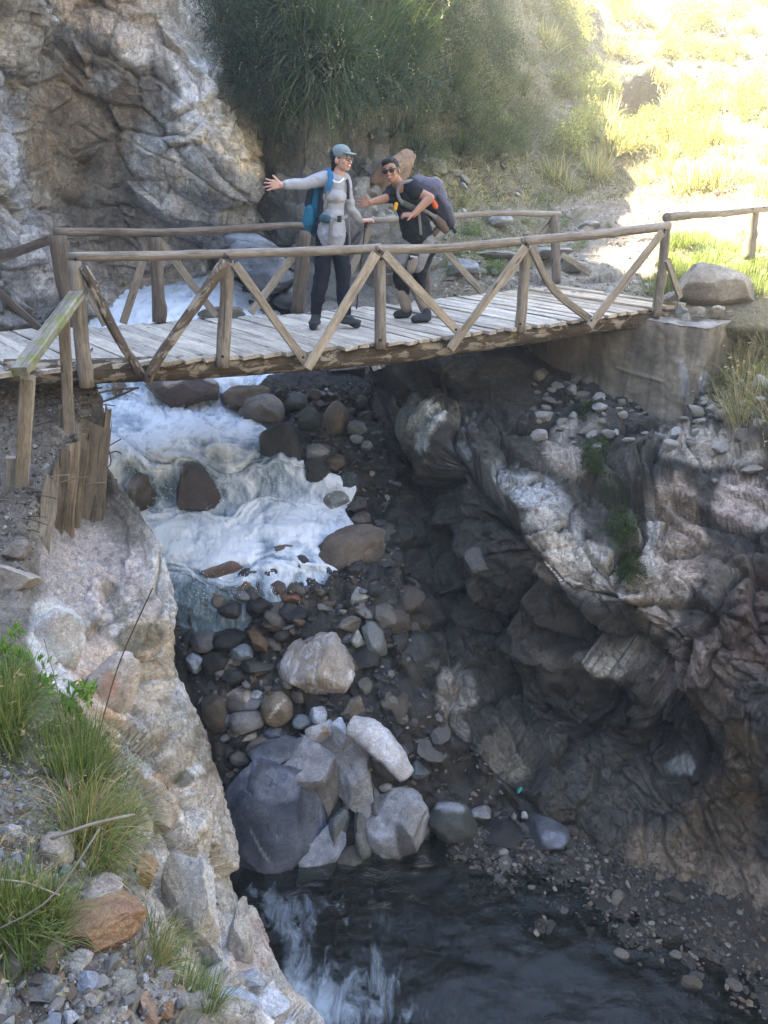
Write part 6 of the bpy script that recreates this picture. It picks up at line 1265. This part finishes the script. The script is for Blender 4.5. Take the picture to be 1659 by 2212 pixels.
plants('grass_tuft', short, pick('hill', lambda u, v, P: (u > 1420) & (u < 1690) & (v > 515) & (v < 640) & (P[:, 1] > 9.8), 110, rv), .7, 1.5, 'bright grass tuft behind the tan boulder', 'grass', 'green grass tufts behind the tan boulder', 39, M_LEAF, .1)
# ground cover: too fine to count
def cover(name, key, cond, n, L, w, cols, seed, tilt=.9, label=''):
    r = np.random.default_rng(seed); P, N, u, v = KEEP[key]; idx = np.nonzero(cond(u, v, P))[0]; k = r.choice(idx, n); B = P[k] + r.normal(size=(n, 3)) * np.array([.05, .05, 0]) - N[k] * .01
    d = N[k] * .3 + np.array([0, 0, .7]) + r.normal(size=(n, 3)) * tilt * .6; d /= np.linalg.norm(d, axis=1, keepdims=True); s_ = np.cross(d, r.normal(size=(n, 3))); s_ /= np.linalg.norm(s_, axis=1, keepdims=True)
    l = (L * r.uniform(.4, 1.2, n))[:, None]; V = np.stack([B - s_ * w, B + s_ * w, B + d * l * .6 + s_ * w * .7, B + d * l + np.array([0, 0, -.15]) * l], 1).reshape(-1, 3)
    ton = (1 + .5 * fbm(B * .9, 4, seed))[:, None]; c = np.repeat(np.array(cols)[r.integers(len(cols), size=n)] * ton * r.uniform(.7, 1.3, (n, 1)), 4, 0)
    o = link(name, mk(name, V, np.arange(4 * n).reshape(-1, 4), True, np.clip(c, .01, .6)), None, M_LEAF); return tagit(o, label, 'grass', kind='stuff')
cover('ground_cover', 'hill', lambda u, v, P: (u > 880) & (v < 440) & (v > -60) & (u + v * .8 > 1050) & ~((u > 1340) & (u < 1460) & (v > 140) & (v < 260)) & (P[:, 1] < 32), 70000, .10, .006, OL + ST + SUNNY, 51, label='short dry grass and weeds covering the hillside')
cover('cliff_moss', 'hill', lambda u, v, P: (u > 520) & (u < 1120) & (v < 230) & (v > -60), 16000, .16, .006, DG + [(.08,.08,.045)], 52, label='fine dark grass covering the shaded cliff')
cover('bank_weeds', 'hill', lambda u, v, P: (u > 960) & (u < 1200) & (v > 430) & (v < 560) & (P[:, 1] > 11), 7000, .06, .004, FG + OL, 53, label='sparse green weeds on the bank behind the far rail')
# crack of shade with a dead plant on the sunlit slope
# right bank tall straw grass
strw = [blades(60, .6, .6, 1.3, .003, ST + [(.3,.3,.14)], 880 + i, 6, .08, seeds=6) for i in range(3)]
plants('straw_grass', strw, pick('wall', lambda u, v, P: (u > 1570) & (u < 1720) & (v > 740) & (v < 980), 26, rv), .7, 1.3, 'arching straw grass right of the abutment', 'grass', 'dry straw grass right of the abutment', 40, M_DRY, .3)
plants('grass_tuft', short, pick('wall', lambda u, v, P: (u > 1540) & (u < 1720) & (v > 720) & (v < 900), 40, rv), .6, 1.3, 'green grass tuft right of the abutment', 'grass', 'green tufts right of the abutment', 41, M_LEAF, .2)
mo_ = [leafball(500, .13, .012, [(.05,.075,.02),(.035,.055,.02),(.07,.09,.03)], 890 + i, .7, 8) for i in range(2)]
plants('weed', mo_, pick('wall', lambda u, v, P: (np.abs(u - (1265 + (v - 900) * .28)) < 26) & (v > 880) & (v < 1260), 40, rv), .6, 1.2, 'dark weed in the gorge wall crack', 'plant', 'weeds in the wet crack of the gorge wall', 42, M_LEAF, .6)
# near bank grass
ng = [blades(150, .26, .62, 1.1, .0022, FG, 900 + i, 6, .07, seeds=2) for i in range(4)]
ngs = [blades(120, .24, .95, 1.3, .0020, FG[:2] + ST + [(.2,.22,.08)], 920 + i, 6, .08) for i in range(4)]
near = lambda pu, pv, ru, rv_: (lambda u, v, P: (((u - pu) / ru) ** 2 + ((v - pv) / rv_) ** 2) < 1)
def clump(pu, pv, ru, rv_, n, ms, s0, s1, label, grp, sd): plants('grass_tussock', ms, pick('near', near(pu, pv, ru, rv_), n, rv), s0, s1, label, 'grass', grp, sd, M_LEAF, .15, .01, .25)
clump(10, 1560, 60, 80, 9, ng, .8, 1.2, 'bright grass tuft below the pinkish rock', 'upper left green grass patch', 61)
clump(165, 1640, 70, 80, 9, ng, .7, 1.1, 'grass tuft atop the big near tussock', 'top of the big near tussock', 62)
clump(225, 1790, 66, 105, 13, ngs, .8, 1.15, 'green and straw tuft over the cliff edge', 'big green and straw tussock', 63)
clump(35, 2020, 70, 60, 10, ng, .6, .95, 'bright grass tuft above the left rubble', 'green grass patch at the left edge above the rubble', 64)
clump(330, 2060, 60, 60, 9, ngs, .45, .7, 'thin grass tuft beside the rusty mound', 'thin grass between the rusty mound and the pale slab', 65)
clump(420, 2150, 70, 40, 9, ng, .45, .75, 'fresh grass tuft below the pale slab', 'fresh grass at the foot of the pale slab', 66)
lf_ = [leafball(110, .09, .022, [(.09,.19,.03),(.13,.24,.05)], 940 + i, 1.3, 3) for i in range(2)]
plants('leafy_weed', lf_, pick('near', near(170, 1545, 60, 40), 5, rv), .8, 1.2, 'leafy bright green weed standing at the top of the big near tussock', 'plant', 'leafy weeds at the top of the near tussock', 67, M_LEAF, 0)
plants('leafy_weed', lf_, pick('near', near(25, 1450, 40, 60), 4, rv), .8, 1.2, 'broad leaved green weed at the left edge below the ledge', 'plant', 'broad leaved weeds at the left edge', 68, M_LEAF, 0)
cover('near_weeds', 'near', lambda u, v, P: (v > 1560) & (v < 2080) & (u < 330) & (u > -60), 2600, .05, .0018, ST + OL, 54, label='fine dry stalks and litter on the near slope')
for i, (pix, lb) in enumerate((([(95,1380,3.0),(130,1560,2.9),(60,1750,2.7)], 'long dry stalk arching over the upper green grass'), ([(-10,2010,1.6),(110,1940,1.6),(215,1790,1.7)], 'long straw stem crossing the rubble toward the tussock'), ([(330,1270,2.7),(255,1440,2.8),(205,1620,2.7)], 'thin dark weed stem standing in front of the pink rock'), ([(100,1815,2.1),(200,1780,2.15),(290,1760,2.3)], 'bleached stick lying in the straw'), ([(0,1900,1.8),(60,1908,1.8),(130,1935,1.8)], 'pale twig lying on the gravel'), ([(800,2040,4.4),(825,2130,4.2),(838,2212,4.0)], 'thin brown stem leaning over the pool at the bottom'))):
    o = wire('stalk', [atY(*p) for p in pix], .0028 if i != 3 else .006, None, M_POLE if i != 2 else M_TWIG); tagit(o, lb, 'stalk')
sticks = []
for i in range(34):
    p, n_, u_, v_ = pick('near', lambda u, v, P: (v > 850) & (v < 1150) & (u > -40) & (u < 200), 1, rv)[0]; a_ = random.uniform(-.5, .5); l_ = random.uniform(.08, .3); d_ = Vector((math.cos(a_), math.sin(a_), random.uniform(-.05, .15)))
    o = wire('stick', [p + n_ * .01, p + d_ * l_ * .5 + Vector((0, 0, .02)), p + d_ * l_ + Vector((0, 0, .015))], random.uniform(.003, .007), None, random.choice([M_TWIG, M_POLED, M_POLE])); tagit(o, 'dry twig lying on the dirt ledge among the debris', 'twig', 'dry twigs on the dirt ledge')

# ------------------------------------------------------------ sunlit hazy air
bm = bmesh.new(); bmesh.ops.create_cube(bm, size=1)
for v_ in bm.verts: v_.co = Vector((v_.co.x * 190 + 5, v_.co.y * 150 + 40, v_.co.z * 32 + 8))
me = bpy.data.meshes.new('haze'); bm.to_mesh(me); bm.free()
hz = bpy.data.materials.new('haze_air'); hz.use_nodes = True; hn = hz.node_tree; hn.nodes.remove(hn.nodes['Principled BSDF'])
pv = hn.nodes.new('ShaderNodeVolumePrincipled'); pv.inputs['Color'].default_value = (1, .95, .85, 1); pv.inputs['Density'].default_value = .0045; pv.inputs['Anisotropy'].default_value = .0
hn.links.new(pv.outputs[0], hn.nodes['Material Output'].inputs['Volume'])
tagit(link('haze', me, None, hz), kind='stuff')
